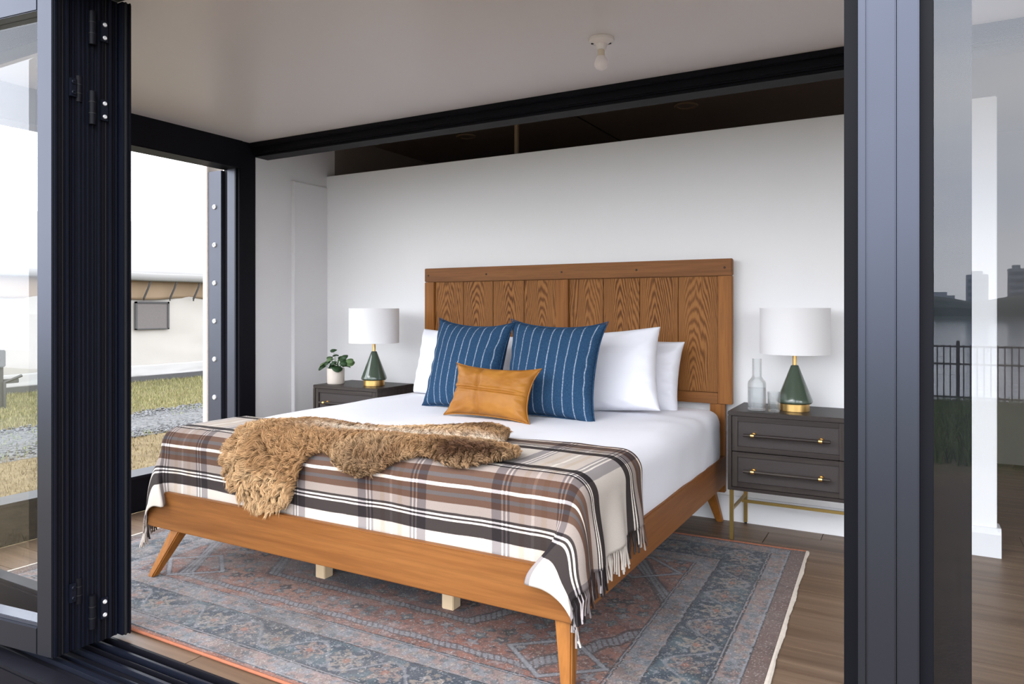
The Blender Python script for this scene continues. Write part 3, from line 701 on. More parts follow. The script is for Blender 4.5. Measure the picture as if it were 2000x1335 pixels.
def cushion_seam(o, w, h, pinch, ear, mat):
    pts = []
    for a, b in (((-1, -1), (1, -1)), ((1, -1), (1, 1)), ((1, 1), (-1, 1)), ((-1, 1), (-1, -1))):
        for k in range(14):
            u = a[0]+(b[0]-a[0])*k/14; v_ = a[1]+(b[1]-a[1])*k/14
            e = 1+ear*(abs(u)*abs(v_))**6
            x = u*w/2*(1-pinch*(1-v_**2)*abs(u))*e; y_ = v_*h/2*(1-pinch*(1-u**2)*abs(v_))*e-.03*h*(1-v_)*(1-u**2)*.3
            pts.append((x, y_, 0))
    pts.append(pts[0]); v, f = tube_geo(pts, .0035, .0035, 6); s = mesh_obj('seam', v, f, mat, o, True); add_uv(s, np.array([(5.0, p[1]+5) for p in v])); return s
c1 = tag(pillow('cushion', .53, .485, .17, 'blue', (-2.105, 3.255, .832), up(14, -10, -2), .11, .05, 48, .008, sd=6.3), 'left blue cushion with pale pinstripes beside the other', 'cushion', 'blue striped cushions')
cushion_seam(c1, .53, .485, .11, .05, 'blue')
c2 = tag(pillow('cushion', .535, .485, .17, 'blue', (-1.585, 3.225, .832), up(13, -4, -1), .11, .05, 48, .008, sd=8.9), 'right blue cushion with pale pinstripes in front of white pillow', 'cushion', 'blue striped cushions')
cushion_seam(c2, .535, .485, .11, .05, 'blue')
c3 = tag(pillow('cushion', .475, .255, .13, 'leather', (-1.80, 3.005, .733), up(22, -3, -1), .12, .06, 52, .008, True, sd=3.3), 'small tan leather lumbar cushion in front of the blue ones', 'cushion')
cushion_seam(c3, .475, .255, .12, .06, 'leather')

# ================================================================== NIGHTSTANDS
def nightstand():
    """origin: floor, front left corner; x to the right, y to the wall"""
    t = empty('nightstand'); w, d, z0, z1 = .545, .375, .255, .640
    box('top', (0, w, 0, d, z1-.022, z1), 'grey_wood', t, .003)
    for a, b in ((0, .018), (w-.018, w)): box('side', (a, b, 0, d, z0, z1-.022), 'grey_wood_z', t, .002)
    box('bottom', (.018, w-.018, .0, d, z0, z0+.016), 'grey_wood', t, .002); box('back', (.018, w-.018, d-.012, d, z0+.016, z1-.022), 'grey_wood', t, .001)
    h = (z1-.022-z0-.016)/2
    for k in range(2):
        a = z0+.016+k*h+.002; b = a+h-.004; x0, x1 = .0205, w-.0205
        dr = box('drawer', (x0+.004, x1-.004, .020, d-.03, a+.004, b-.004), 'grey_wood', t, .001)
        for q in ((x0, x0+.026), (x1-.026, x1)): box('frame_stile', (*q, .004, .02, a, b), 'grey_wood_z', dr, .0015)
        for q in ((a, a+.024), (b-.024, b)): box('frame_rail', (x0+.026, x1-.026, .004, .02, *q), 'grey_wood', dr, .0015)
        box('woven_panel', (x0+.026, x1-.026, .013, .0205, a+.024, b-.024), 'cane', dr, .0005)
        zc = (a+b)/2
        tube('handle', [(.080, -.027, zc), (w-.080, -.027, zc)], .0075, .0075, 'grey_wood', dr, 14)
        for xx in (.122, w-.122):
            tube('handle_mount', [(xx, .013, zc), (xx, -.024, zc)], .0055, .0055, 'brass', dr, 12)
            tube('handle_ring', [(xx-.008, -.027, zc), (xx+.008, -.027, zc)], .0105, .0105, 'brass', dr, 16)
            tube('handle_cap', [(xx, .012, zc+.0), (xx, .004, zc)], .011, .009, 'brass', dr, 14)
    l = .018
    for x in (.006, w-.006-l):
        for y_ in (.012, d-.012-l):
            lg = box('leg', (x, x+l, y_, y_+l, .008, z0), 'brass_dull', t, .0015); box('foot', (x+.003, x+l-.003, y_+.003, y_+l-.003, 0, .008), 'rubber', lg, .001)
        box('stretcher', (x+.003, x+l-.003, .012+l, d-.012-l, .148, .162), 'brass_dull', t, .001)
    box('stretcher', (.006+l, w-.006-l, d/2+.02, d/2+.034, .148, .162), 'brass_dull', t, .001)
    return t
ns1 = nightstand(); ns1.location = (-.806, 3.592, 0)
tag(ns1, 'dark grey two-drawer nightstand with brass legs holding the carafe', 'nightstand', 'nightstands either side of the bed')
ns2 = copy_tree(ns1); ns2.location = (-3.468, 3.50, 0)
tag(ns2, 'dark grey two-drawer nightstand under the potted plant', 'nightstand', 'nightstands either side of the bed')
ZN = .640
# lamps
def lamp():
    t = empty('table_lamp')
    lathe('base', [(.066, 0), (.068, .002), (.068, .036), (.066, .038)], 'brass', t, 64)
    pr = [(.060, .037), (.076, .038), (.082, .043), (.083, .050), (.080, .060)]
    for k in range(1, 13): q = k/12; pr.append((.080+(.019-.080)*q, .060+(.218-.060)*q))
    pr += [(.017, .222), (.012, .224)]
    lathe('ceramic_body', pr, 'green', t, 64)
    lathe('neck', [(.0095, .222), (.0095, .300), (.014, .302), (.014, .34)], 'brass', t, 24)
    r, a, b, th = .162, .278, .502, .0022
    lathe('shade', [(r, a), (r, b), (r-th, b), (r-th, a), (r, a)], 'shade', t, 80, cap=False)
    sp = lathe('spider_ring', [(.02, .486), (.02, .489), (.014, .489), (.014, .486), (.02, .486)], 'brass', t, 24, cap=False)
    for k in range(3):
        c, s = math.cos(k*2.094), math.sin(k*2.094); tube('arm', [(.018*c, .018*s, .4875), (.159*c, .159*s, .4875)], .0018, .0018, 'brass', sp, 6)
    tube('harp', [(.0, .012*1, .33), (0, .05, .38), (0, .045, .45), (0, .012, .487)], .0015, .0015, 'brass', t, 6)
    return t
l1 = lamp(); l1.location = (-.520, 3.755, ZN); tag(l1, 'green cone lamp with white drum shade beside the glass carafe', 'lamp', 'green bedside lamps')
l2 = copy_tree(l1); l2.location = (-3.085, 3.66, ZN); tag(l2, 'green cone lamp with white drum shade beside the potted plant', 'lamp', 'green bedside lamps')
# carafe and tumbler
cf = tag(empty('carafe', (-.688, 3.70, ZN)), 'clear glass carafe half full of water on the nightstand', 'carafe')
o_ = [(.0005, 0), (.041, 0), (.0435, .004), (.0435, .128), (.041, .140), (.030, .153), (.0235, .163), (.0225, .175), (.0225, .252)]
i_ = [(.0205, .252), (.0205, .175), (.0215, .163), (.028, .151), (.0385, .139), (.041, .127), (.041, .020), (.038, .014), (.0005, .014)]
lathe('body', o_+i_, 'clear_glass', cf, 48, cap=False)
lathe('water', [(.0005, .0142), (.0375, .0142), (.0407, .0205), (.0407, .108), (.0005, .108)], 'water_in', cf, 48, cap=False)
tg = tag(empty('tumbler', (-.603, 3.672, ZN)), 'small clear drinking glass between the carafe and lamp', 'glass')
lathe('body', [(.0005, 0), (.026, 0), (.027, .003), (.0305, .095), (.0295, .095), (.0262, .016), (.024, .012), (.0005, .012)], 'clear_glass', tg, 40, cap=False)
# plant
pt = tag(empty('potted_plant', (-3.375, 3.615, ZN)), 'small green round-leaved plant in a cream pot on the nightstand', 'plant')
lathe('pot', [(.050, 0), (.054, .003), (.0565, .012), (.0575, .098), (.0575, .104), (.0545, .104), (.0540, .090), (.0005, .088)], 'pot', pt, 48, cap=False)
lathe('soil', [(.0005, .094), (.03, .096), (.0538, .092)], 'soil', pt, 24, cap=False)
lr = random.Random(21)
leaves = [(-.105, -.02, .135, .036), (-.075, .02, .165, .028), (-.035, .01, .232, .024), (.075, -.01, .190, .026), (.118, .0, .155, .032), (.135, -.02, .165, .024), (.05, -.045, .120, .036), (.09, -.03, .150, .026), (-.05, -.04, .150, .028), (-.02, -.05, .175, .024), (0, -.03, .150, .03), (.02, .03, .185, .028), (-.01, .05, .175, .03), (.04, .05, .165, .028), (-.06, .05, .14, .03), (-.085, -.05, .12, .03), (.03, -.06, .155, .024), (.07, .03, .13, .03), (-.03, -.02, .125, .03), (.0, .0, .2, .022), (.055, -.005, .172, .022), (-.055, -.005, .182, .022)]
for (x, y_, z, r) in leaves:
    st_ = tube('stem', [(x*.12, y_*.12, .094), (x*.45, y_*.45, .094+(z-.094)*.65), (x*.92, y_*.92, z)], .0016, .0011, 'stem', pt, 6)
    nrm = Vector((x*3+lr.uniform(-.25, .25), y_*3-.25+lr.uniform(-.25, .25), .55+lr.uniform(-.2, .3))).normalized(); q = nrm.to_track_quat('Z', 'Y')
    V = [(0, 0, -.004)]; F = []; m = 14
    for ring, rr in ((1, .55), (2, 1.0)):
        for k in range(m):
            a = 2*math.pi*k/m; rad = r*rr*(1+.14*math.cos(a)); V.append((rad*math.cos(a), rad*math.sin(a)*.92, -.004+.010*(rr**2)*math.cos(2*a)*.4-(.012*(r/.03) if ring == 2 else .002)))
    for k in range(m): F.append((0, 1+k, 1+(k+1) % m)); F.append((1+k, 1+m+k, 1+m+(k+1) % m, 1+(k+1) % m))
    nb = len(V); V2 = [(a, b, c-.0012) for a, b, c in V]; F2 = [tuple(i+nb for i in reversed(f)) for f in F]
    F += F2+[(1+m+k, nb+1+m+k, nb+1+m+(k+1) % m, 1+m+(k+1) % m) for k in range(m)]
    mesh_obj('leaf', [q @ Vector(p)+Vector((x, y_, z)) for p in V+V2], F, 'leaf_pale' if (x, z) in ((-.105, .135), (.118, .155), (.135, .165), (-.02, .175)) else 'leaf', pt, True)

# ------------------------------------------------------------------ ceiling bulb and downlights
lb_ = tag(empty('ceiling_bulb', (-1.10, 2.69, ZC)), 'bare frosted bulb in a white porcelain ceiling holder', 'light')
lathe('holder', [(.050, 0), (.052, -.006), (.050, -.012), (.036, -.018), (.024, -.024), (.020, -.040), (.019, -.046), (.0005, -.046)], 'porcelain', lb_, 40)
lathe('collar', [(.0135, -.044), (.0145, -.066), (.0165, -.072), (.0005, -.072)], 'bulb_collar', lb_, 24)
lathe('bulb', [(.015, -.070), (.021, -.078), (.0265, -.090), (.028, -.100), (.0265, -.110), (.021, -.119), (.011, -.125), (.0005, -.127)], 'bulb', lb_, 32)
for a in (.6, 3.6): box('mount_screw', (.032*math.cos(a)-.008, .032*math.cos(a)+.008, .032*math.sin(a)-.004, .032*math.sin(a)+.004, -.0215, -.016), 'rubber', lb_, .001)
def downlight(x, label):
    t = tag(empty('downlight', (x, 4.57, 2.44)), label, 'light', 'recessed downlights')
    lathe('trim_ring', [(.075, 0), (.075, -.004), (.070, -.009), (.055, -.006), (.052, 0)], 'downlight', t, 40, cap=False)
    lathe('lens', [(.0005, -.003), (.053, -.003)], 'rear_ceiling', t, 32, cap=False)
downlight(-2.96, 'left round downlight in the dark rear ceiling'); downlight(-1.287, 'right round downlight in the dark rear ceiling')
vp = st(box('trim_12', (-2.27, -2.245, 4.075, 4.095, 2.0, 2.44), 'downlight', bev=.002), 'thin vertical strip rising behind the partition top', 'post')

# ================================================================== RUG
rg = tag(empty('rug', (0, 0, 0)), 'faded blue and terracotta oriental rug under the bed', 'rug')
RX0, RY0, RY1 = -3.40, 1.565, 3.49
def rxr(y): return -.375-.072*(y-1.57)/2.0
nu, nv = 740, 500
uu = np.linspace(0, 1, nu)[:, None]+np.zeros((1, nv)); vv = np.zeros((nu, 1))+np.linspace(0, 1, nv)[None, :]
yy = RY0+(RY1+.11*uu-RY0)*vv; xx = RX0+(rxr(yy)-RX0)*uu
LX, LY = 2.98, 2.03; px, py = uu*LX, vv*LY
dx = np.minimum(px, LX-px); dy = np.minimum(py, LY-py)
dxe = dx-.012                                 # plain band only at the two ends
d = np.minimum(dxe, dy+.03); along = np.where(dxe < dy+.03, py, px)
def C(*c): return np.array(c)
def lerp(a, b, k): return a+(b-a)*k[..., None]
colr = np.zeros((nu, nv, 3)); wob = (fbm(px*40, py*40, 2)-.5)*.008; dw = d+wob*.5
terra, navy_, lg, cream, rust, dk, tealg = C(.36, .13, .085), C(.035, .055, .085), C(.33, .33, .36), C(.50, .41, .34), C(.40, .14, .08), C(.03, .03, .04), C(.11, .17, .20)
fine = fbm(px*55, py*55, 3); med = fbm(px*13+5, py*13, 3); big = fbm(px*2.6, py*2.6, 3)
# field: terracotta with scattered florets
def florets(x, y_, cell, ph=0):
    ix = np.floor(x/cell); iy = np.floor(y_/cell); h = lambda k: (np.sin(ix*127.1+iy*311.7+k*74.7+ph)*43758.5453) % 1
    cx_ = (ix+.5+.5*(h(1)-.5))*cell; cy_ = (iy+.5+.5*(h(2)-.5))*cell; r = np.hypot(x-cx_, y_-cy_)/cell; a = np.arctan2(y_-cy_, x-cx_)
    pet = .30+.09*np.cos(a*(4+np.floor(h(3)*3))); return r, pet, h(4)
fld = lerp(terra*.85+0*px[..., None], C(.42, .20, .135), sstep(.35, .7, big))
r, pet, hh = florets(px, py, .075)
fld = lerp(fld, np.where((hh > .62)[..., None], lg, np.where((hh > .3)[..., None], tealg, dk)), (r < pet)*.85); fld = lerp(fld, dk, (np.abs(r-pet) < .045)*.7); fld = lerp(fld, cream, (r < .09)*.8)
r2, pet2, h2 = florets(px+.3, py+.7, .034, 4); fld = lerp(fld, np.where((h2 > .5)[..., None], dk, lg*.8), (r2 < pet2*.8)*.55)
# hexagonal medallions outlined in pale ladder bands
def hexd(cx_, cy_, a, b):
    q = np.maximum(np.abs(px-cx_)/a+.30*np.abs(py-cy_)/b, np.abs(py-cy_)/b); return q
for (a, b, cin) in ((1.16, .565, None), (.70, .37, navy_*1.4)):
    q = hexd(LX/2, LY/2, a, b); zig = .03*np.abs(((px+py)*6) % 1-.5)
    e = np.abs(q-1+zig-.01)*b
    if cin is not None: fld = lerp(fld, cin*1.0, (q < 1)*sstep(.3, .6, med)*.75)
    fld = lerp(fld, rust, (e < .055)*.45); fld = lerp(fld, dk, (e < .020)*.75); lad = ((px*1.0+py*.6)*42 % 1) > .25
    fld = lerp(fld, lg*1.1, ((e < .013) & lad)*.75)
for cx_, cy_ in ((.62, .55), (LX-.62, .55), (.62, LY-.55), (LX-.62, LY-.55)):      # corner pieces
    q = np.abs(px-cx_)/.17+np.abs(py-cy_)/.14; e = np.abs(q-1)*.14; fld = lerp(fld, dk, (e < .017)*.7); fld = lerp(fld, lg*1.2, (e < .010)*.9)
# borders
def band(a, b): return (dw >= a) & (dw < b)
guard = lerp(lg*.95+0*px[..., None], C(.36, .24, .21), ((along*18 % 1) < .5)*.5); gq = np.abs((along*18 % 1)-.5)
rG = np.hypot((along*18 % 1)-.5, 0*along)
main = lerp(navy_+0*px[..., None], tealg, sstep(.45, .7, med)*.8)
cel = .155; ia = along/cel; fa = (ia % 1)-.5; dm = (dw-.225)/cel; rr_ = np.hypot(fa, dm); an = np.arctan2(dm, fa); fam = np.floor(ia) % 2
pet = .30+.10*np.cos(an*6); main = lerp(main, np.where((fam > .5)[..., None], cream*.85, C(.36, .24, .20)), (rr_ < pet)*.8); main = lerp(main, navy_, (np.abs(rr_-pet*.55) < .04)*.8); main = lerp(main, rust, (rr_ < .09)*.7)
vine = np.abs(dm-.42*np.sin(ia*math.pi)); main = lerp(main, lg, (vine < .05)*.7)
lf, pl, hl = florets(along, dw*1.0, .045, 2); main = lerp(main, np.where((hl > .5)[..., None], lg*1.1, cream*.8), (lf < pl*.72)*.65)
colr[:] = fld
g2 = lerp(lg*.9+0*px[..., None], C(.40, .25, .21), sstep(.4, .6, fbm(along*26, dw*30, 2))*.8); r3, p3, h3 = florets(along, dw, .04, 9); g2 = lerp(g2, np.where((h3 > .5)[..., None], tealg, cream), (r3 < p3)*.6); g2 = lerp(g2, dk, (np.abs(r3-p3) < .05)*.5)
colr[band(.325, .415)] = g2[band(.325, .415)]; colr[band(.135, .32)] = main[band(.135, .32)]; colr[band(.055, .13)] = g2[band(.055, .13)]*1.04
for a, w_, c in ((.050, .006, dk), (.056, .005, lg*1.2), (.128, .005, dk), (.1335, .004, lg*1.2), (.138, .004, dk), (.318, .005, dk), (.3235, .004, lg), (.411, .004, dk), (.4155, .004, lg*1.2), (.420, .005, dk)):
    b_ = band(a, a+w_); colr[b_] = c
ends = dxe < .050; eb_ = np.where((dx < dy+.04)[..., None], C(.215, .125, .10), C(.40, .14, .08)); m_ = dw < .050; colr[m_] = eb_[m_]
# age: streaky fading to a lilac grey, worn more near the door
st1 = fbm(px*1.6+py*1.2, py*9-px*5, 4); st2 = fbm(px*9+py*3, py*22-px*9, 3); fade = np.clip(sstep(.40, .72, st1)*.45+sstep(.45, .75, st2)*.45, 0, .8)
colr = lerp(colr, C(.41, .375, .37), fade*(.18+.62*sstep(2.4, .4, px)))
dkst = sstep(.52, .75, fbm(px*5+11, py*12+px*4, 4)); colr = colr*(1-.35*dkst[..., None])
colr = colr*(.47+.24*fine[..., None])
zz = .009+.0012*(fbm(px*60, py*60, 2)-.5)
rp_ = fast_mesh('pile', np.stack([xx, yy, zz], -1).reshape(-1, 3), grid_faces(nu, nv), 'rug', rg, True); set_tint(rp_, colr.reshape(-1, 3))
so = rp_.modifiers.new('thickness', 'SOLIDIFY'); so.thickness = .007; so.offset = -1
def along_edge(u0, v0, u1, v1, n):
    q = []
    for k in range(n+1):
        u = u0+(u1-u0)*k/n; v_ = v0+(v1-v0)*k/n; y_ = RY0+(RY1+.11*u-RY0)*v_; q.append((RX0+(rxr(y_)-RX0)*u, y_, .0065))
    return q
tube('binding', along_edge(0, 0, 1, 0, 60), .0055, .0055, 'rug_edge', rg, 8); tube('binding', along_edge(0, 1, 1, 1, 60), .0055, .0055, 'rug_edge', rg, 8)
for u in (0, 1):
    q = along_edge(u, 0, u, 1, 110); sgn = 1 if u else -1
    V, F = [], []
    for i, p in enumerate(q):
        w = .012+.0025*math.sin(i*.35)+.003*random.random()
        for s, z in ((0, .003), (0, .011), (.6, .012), (1, .007), (1, .0015)): V.append((p[0]+sgn*s*w, p[1], z))
    for i in range(len(q)-1):
        for k in range(4): F.append((i*5+k, i*5+k+1, (i+1)*5+k+1, (i+1)*5+k))
    fr = mesh_obj('end_fringe', V, F, 'rug_fringe', rg, False)

# ================================================================== OUTSIDE
def gz(x, y_):
    z = np.full_like(np.asarray(x, float), -.27); z = z-.38*sstep(-4, -13, y_)-1.9*sstep(-13.9, -19, y_)
    return z+.05*(fbm(np.asarray(x)*.6+40, np.asarray(y_)*.6+40, 3)-.5)
def mat_ground():
    t = NT('dry_and_green_grass'); co = t.coord(); sp = t.n('ShaderNodeSeparateXYZ'); t.put(sp.inputs[0], co)
    n1 = t.noise(co, .7, 5, .6); n2 = t.noise(co, 9, 4, .7); n3 = t.noise(co, 60, 3, .7)
    dry = t.mix(t.ramp(n2, [(.35, 0.), (.65, 1.)]), (.125, .085, .035), (.215, .16, .075)); gr = t.mix(t.ramp(n2, [(.3, 0.), (.7, 1.)]), (.055, .065, .018), (.15, .14, .055))
    k = t.math('ADD', t.ramp(t.math('MULTIPLY_ADD', sp.outputs[0], -.1, -.62), [(.22, 0.), (.42, .75)]), t.ramp(t.math('MULTIPLY_ADD', sp.outputs[1], -.1, 0.), [(.40, 0.), (.55, 1.)]))
    k = t.math('MULTIPLY', t.math('MINIMUM', k, 1.), t.ramp(n1, [(.3, .35), (.6, 1.)]))
    c = t.mix(k, dry, gr)
    ea = t.math('MULTIPLY', t.ramp(t.math('MULTIPLY_ADD', sp.outputs[1], .1, .5), [(.0, 0.), (.12, 1.)]), t.ramp(t.math('MULTIPLY_ADD', sp.outputs[0], .1, .6), [(.15, 0.), (.25, 1.)]))
    ea = t.math('MULTIPLY', ea, t.ramp(n1, [(.25, .7), (.55, 1.)])); c = t.mix(ea, c, t.mix(n2, (.075, .048, .028), (.16, .11, .065)))
    t.col(t.mix(t.ramp(n3, [(.4, .5), (.6, 0.)]), c, t.mix(1., c, (.5, .5, .45), 'MULTIPLY')))
    t.set(Roughness=.95); t.bump(n3, .8, .03); return t.m
M['ground'] = mat_ground()
ax = np.unique(np.concatenate([np.linspace(-120, -30, 16), np.linspace(-30, 25, 111), np.linspace(25, 100, 14)])); ay = np.unique(np.concatenate([np.linspace(-19.5, 30, 100), np.linspace(30, 160, 20)]))
GX, GY = np.meshgrid(ax, ay, indexing='ij')
st(fast_mesh('ground', np.stack([GX, GY, gz(GX, GY)], -1).reshape(-1, 3), grid_faces(len(ax), len(ay)), 'ground', None, True), 'dry straw and green grass ground around the cabin', 'ground')
def mat_gravel():
    t = NT('grey_gravel'); co = t.coord(); v = t.n('ShaderNodeTexVoronoi'); t.put(v.inputs['Vector'], co); v.inputs['Scale'].default_value = 28
    h = t.ramp(t.math('MULTIPLY', v.outputs['Color'], 1.), [(.0, (.05, .051, .053)), (.5, (.085, .085, .085)), (1., (.135, .132, .128))])
    t.col(h); t.set(Roughness=.9); t.bump(v.outputs[0], .8, .03); return t.m
M['gravel'] = mat_gravel()
gyv = np.linspace(-8, 26, 120); gw = np.linspace(0, 1, 14); GA, GB = np.meshgrid(gyv, gw, indexing='ij')
xa = -9.25+.35*(fbm(GA*.5, GA*0+3, 3)-.5); xb = -7.45+.5*(fbm(GA*.5+9, GA*0+8, 3)-.5); GX2 = xa+(xb-xa)*GB
st(fast_mesh('gravel_path', np.stack([GX2, GA, gz(GX2, GA)+.02*np.sin(GB*math.pi)+.004], -1).reshape(-1, 3), grid_faces(120, 14), 'gravel', None, True), 'grey gravel strip between cabin and canvas tent', 'path')
# loose stones
sv = np.array([(1, 0, 0), (-1, 0, 0), (0, 1, 0), (0, -1, 0), (0, 0, 1), (0, 0, -1)], float); sf = np.array([(0, 2, 4), (2, 1, 4), (1, 3, 4), (3, 0, 4), (2, 0, 5), (1, 2, 5), (3, 1, 5), (0, 3, 5)])
N = 9000; q = RNG.random(N); ys = 2+14*q; xs = -9.25+1.8*RNG.random(N)+.2*(RNG.random(N)-.5); sz = .012+.018*RNG.random(N)
pv = np.stack([xs, ys, gz(xs, ys)+.018], 1)[:, None, :]+sv[None]*(sz[:, None]*np.array([1, 1, .65]))[:, None, :]*(.7+.6*RNG.random((N, 6, 1)))
so_ = fast_mesh('gravel_stones', pv.reshape(-1, 3), (np.arange(N)[:, None, None]*6+sf[None]).reshape(-1, 3), 'blade'); g_ = .04+.10*RNG.random((N, 1)); set_tint(so_, np.repeat(np.concatenate([g_, g_, g_*1.02], 1), 6, 0))
tag(so_, 'loose grey stones scattered over the gravel strip', 'gravel', kind='stuff')
def blades(name, N, xr, yr, hgt, c0, c1, label, wd=.004, patch=.0):
    xs = xr[0]+(xr[1]-xr[0])*RNG.random(N); ys = yr[0]+(yr[1]-yr[0])*RNG.random(N)
    if patch: k = fbm(xs*.9, ys*.9, 3) > patch; xs, ys = xs[k], ys[k]; N = len(xs)
    b = np.stack([xs, ys, gz(xs, ys)-.005], 1); a = RNG.random(N)*6.283; h = hgt*(.5+RNG.random(N)); dr = np.stack([np.cos(a), np.sin(a), np.zeros(N)], 1)
    b2 = RNG.random(N)*6.283; ln_ = np.stack([np.cos(b2), np.sin(b2), np.zeros(N)], 1)*(h*.45)[:, None]
    upz = np.zeros((N, 3)); upz[:, 2] = h
    V = np.stack([b-dr*wd, b+dr*wd, b+upz*.6+ln_*.35-dr*wd*.6, b+upz*.6+ln_*.35+dr*wd*.6, b+upz+ln_], 1).reshape(-1, 3)
    F = (np.arange(N)[:, None, None]*5+np.array([[0, 1, 3], [0, 3, 2], [2, 3, 4]])[None]).reshape(-1, 3)
    o = fast_mesh(name, V, F, 'blade'); k = RNG.random((N, 1)); set_tint(o, np.repeat(np.array(c0)*(1-k)+np.array(c1)*k, 5, 0)); tag(o, label, 'grass', kind='stuff'); return o
blades('green_grass', 42000, (-13.05, -9.2), (2.5, 15), .05, (.10, .105, .03), (.27, .235, .10), 'green grass growing along the foot of the canvas tent', .005)
blades('dry_grass', 30000, (-7.5, -4.0), (.5, 8), .035, (.145, .105, .043), (.25, .195, .098), 'short straw coloured grass between cabin and gravel', .003)
blades('weeds', 5000, (-9.0, -7.4), (2.5, 13), .05, (.09, .14, .03), (.26, .27, .09), 'small green weeds sprouting in the gravel strip', .005, .56)
blades('lawn_grass', 40000, (-4, 7), (-13.6, -5.0), .14, (.045, .085, .015), (.15, .20, .05), 'long green grass in front of the iron fence', .007)
# ------------------------------------------------------------------ tent
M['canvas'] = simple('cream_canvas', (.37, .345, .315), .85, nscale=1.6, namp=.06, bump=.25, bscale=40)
M['canvas_roof'] = simple('roof_canvas_darkened', (.20, .195, .187), .85, nscale=1.2, namp=.08, bump=.25, bscale=40)  # tent canvas, colour lowered to offset the bright sky light on the roof
M['canvas_tan'] = simple('tan_canvas', (.26, .185, .12), .85, nscale=2.0, namp=.12, bump=.25, bscale=40)
M['canvas_grey'] = simple('grey_canvas', (.34, .33, .32), .85, nscale=2.0, namp=.1)
M['mesh_screen'] = simple('grey_window_mesh', (.12, .105, .10), .8, nscale=30, namp=.12, bump=.4, bscale=300)
M['dark_trim'] = simple('charcoal_trim', (.05, .048, .048), .7, nscale=20, namp=.2)
tn = tag(empty('canvas_tent', (-13.2, 9, -.27)), 'large cream canvas tent with mesh window beyond the gravel', 'tent')
def sheet(name, fn, nu, nv, mat, th=.02):
    a, b = np.meshgrid(np.linspace(0, 1, nu), np.linspace(0, 1, nv), indexing='ij'); x, y_, z = fn(a, b)
    o = fast_mesh(name, np.stack([x+0*a, y_+0*a, z+0*a], -1).reshape(-1, 3), grid_faces(nu, nv), mat, tn, True); s = o.modifiers.new('thickness', 'SOLIDIFY'); s.thickness = th; return o
TY0, TY1 = -8.0, 9.0
yl = lambda a: TY0+(TY1-TY0)*a
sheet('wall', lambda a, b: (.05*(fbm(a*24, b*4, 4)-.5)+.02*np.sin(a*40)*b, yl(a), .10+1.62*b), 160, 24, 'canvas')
sheet('skirt', lambda a, b: (.04+.05*(1-b)*(fbm(a*40, b*6+4, 3)), yl(a), .10+.22*b+.03*(fbm(a*20, b*0+2, 3)-.5)), 200, 8, 'canvas_grey', .01)
box('base_board', (-.03, .10, TY0, TY1, -.03, .11), 'dark_trim', tn, .01)
sheet('valance', lambda a, b: (.16-.12*(1-b)+.03*np.sin(a*70)*(1-b), yl(a), 1.62+.50*b+.025*(1-b)*np.sin(a*52)+.03*(1-b)*(fbm(a*16, b*0, 3)-.5)), 220, 10, 'canvas_tan', .01)
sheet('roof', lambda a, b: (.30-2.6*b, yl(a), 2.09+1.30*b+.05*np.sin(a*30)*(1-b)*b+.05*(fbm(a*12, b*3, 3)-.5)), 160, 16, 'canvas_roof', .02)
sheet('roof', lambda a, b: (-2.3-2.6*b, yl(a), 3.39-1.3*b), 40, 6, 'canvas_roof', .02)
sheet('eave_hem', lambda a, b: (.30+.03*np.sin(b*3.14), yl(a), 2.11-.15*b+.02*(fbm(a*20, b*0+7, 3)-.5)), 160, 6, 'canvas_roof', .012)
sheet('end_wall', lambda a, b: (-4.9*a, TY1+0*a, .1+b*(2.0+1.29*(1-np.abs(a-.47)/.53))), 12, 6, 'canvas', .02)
wy0, wy1, wz0, wz1 = -.43, .30, 1.01, 1.56
wf = box('mesh_window', (.03, .05, wy0+.03, wy1-.03, wz0+.015, wz1-.03), 'mesh_screen', tn, .004)
for b in ((wy0, wy0+.045, wz0, wz1), (wy1-.045, wy1, wz0, wz1), (wy0, wy1, wz1-.04, wz1), (wy0, wy1, wz0, wz0+.025)): box('window_binding', (.03, .065, *b), 'dark_trim', wf, .004)
for y_ in (-.30, .26, .80): tube('strap', [(.32, y_+.05, 2.05), (.24, y_+.02, 1.82), (.13, y_, 1.62), (.13, y_, 1.58)], .016, .022, 'dark_trim', tn, 6)
# meter post seen through the left door glass
mp_ = tag(empty('utility_post', (-11.35, 5.35, -.28)), 'dark utility post with a small box by the tent', 'post')
box('post', (-.045, .045, -.045, .045, -.05, .80), 'dark_trim', mp_, .005); box('meter_box', (-.07, .08, -.09, .06, .60, .84), 'dark_trim', mp_, .012)
tube('conduit', [(.06, .05, .0), (.06, .05, .38), (.05, .28, .46)], .022, .022, 'dark_trim', mp_, 8); box('bracket', (-.05, .06, .04, .24, .36, .42), 'dark_trim', mp_, .006)
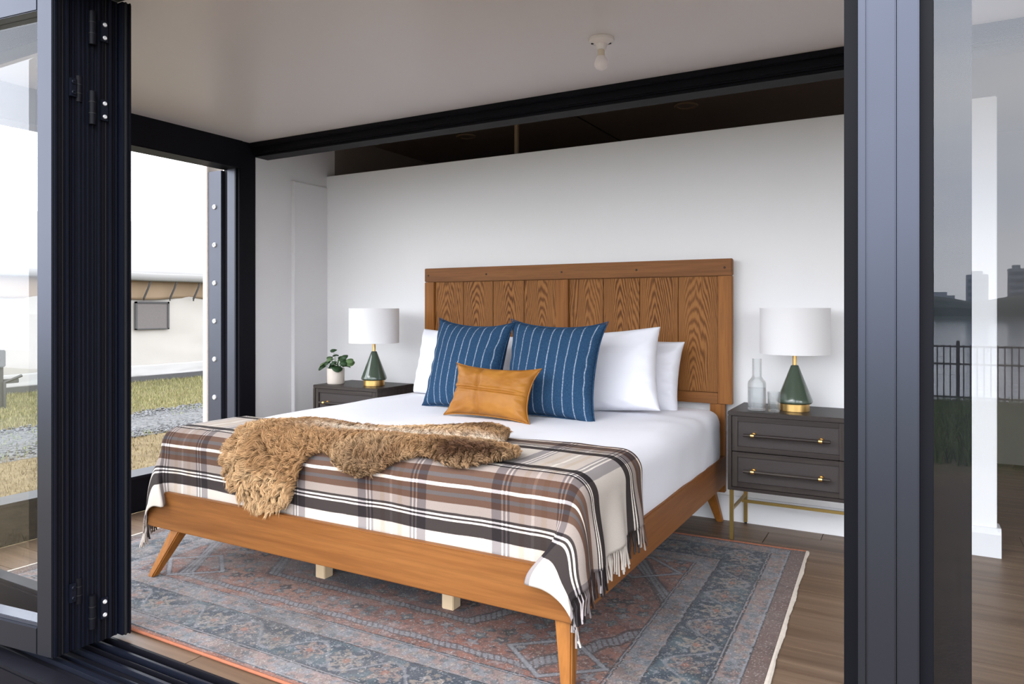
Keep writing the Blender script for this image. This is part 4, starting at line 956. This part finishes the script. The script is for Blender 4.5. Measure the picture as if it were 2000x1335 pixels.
# ------------------------------------------------------------------ shore behind the camera
fe = tag(empty('iron_fence', (0, -13.7, -.72)), 'black iron picket fence by the water, reflected in the glass', 'fence')
FX0, FX1 = -3.0, 8.0
for z in (1.12, .78, .14): box('rail', (FX0, FX1, -.02, .02, z, z+.035), 'dark_trim', fe, .004)
nP = 100; p0 = None
for k in range(nP):
    x = FX0+(k+.5)*(FX1-FX0)/nP
    if p0 is None: p0 = box('picket', (-.011, .011, -.011, .011, 0, 1.17), 'dark_trim', fe, .003, loc=(x, 0, 0))
    else: o = p0.copy(); COL.objects.link(o); o.parent = fe; o.location = (x, 0, 0)
for x in (-3., .7, 4.4, 8.): box('fence_post', (x-.03, x+.03, -.03, .03, -.1, 1.25), 'dark_trim', fe, .006)
def mat_water():
    t = NT('river_water'); co = t.coord(scale=(.25, 1, 1)); t.col((.12, .15, .18)); t.set(Roughness=.12); t.bump(t.noise(co, 1.2, 4), .3, .15); return t.m
M['river'] = mat_water()
st(mesh_obj('river', [(-500, -19, -2.4), (500, -19, -2.4), (500, -700, -2.4), (-500, -700, -2.4)], [(0, 1, 2, 3)], 'river'), 'wide grey river behind the fence, reflected in the glass', 'water')
M['haze_far'] = simple('far_concrete', (.33, .37, .42), .8, nscale=.2, namp=.15); M['far_glass'] = simple('far_windows', (.16, .21, .26), .3, nscale=.3, namp=.2)
M['far_green'] = simple('far_trees', (.075, .10, .095), .9, nscale=.15, namp=.3)
nS = 160; sx = np.linspace(-220, 300, nS); V = []; F = []
for i, x in enumerate(sx):
    h = 3.2+5.0*fbm(np.array([x*.05]), np.array([2.]), 4)[0]
    for y_, z in ((-296, -2.4), (-300, -1.2), (-301, h*.35), (-304, h*.8), (-309, h), (-316, h*.6), (-322, -2.4)): V.append((x, y_, z))
for i in range(nS-1):
    for k in range(6): F.append((i*7+k, i*7+k+1, (i+1)*7+k+1, (i+1)*7+k))
tag(mesh_obj('far_shoreline', V, F, 'far_green'), 'low wooded far shore across the river, seen in the reflection', 'trees', kind='stuff')
for i, (x, w, h, lab) in enumerate(((20.5, 7, 15, 'slim far tower block left of the pair, in the reflection'), (33, 5, 17, 'first of the two tall far towers in the reflection'), (39, 5.5, 16, 'second of the two tall far towers in the reflection'), (47, 8, 26, 'tallest far tower block at the right of the reflection'), (8, 10, 7, 'low wide far building at the left of the reflection'))):
    t = tag(empty('tower_block', (x, -330, -2.4)), lab, 'building', 'towers on the far shore')
    box('wall', (-w/2, w/2, -w/2, w/2, 0, h+2), 'haze_far', t, .05); box('roof_house', (-w/4, w/4, -w/4, w/4, h+2, h+3.4), 'haze_far', t, .05)
    for k in range(int(h/2.6)): box('window_band', (-w/2+.4, w/2-.4, w/2-.02, w/2+.08, 3.4+k*2.6, 4.8+k*2.6), 'far_glass', t, .02)
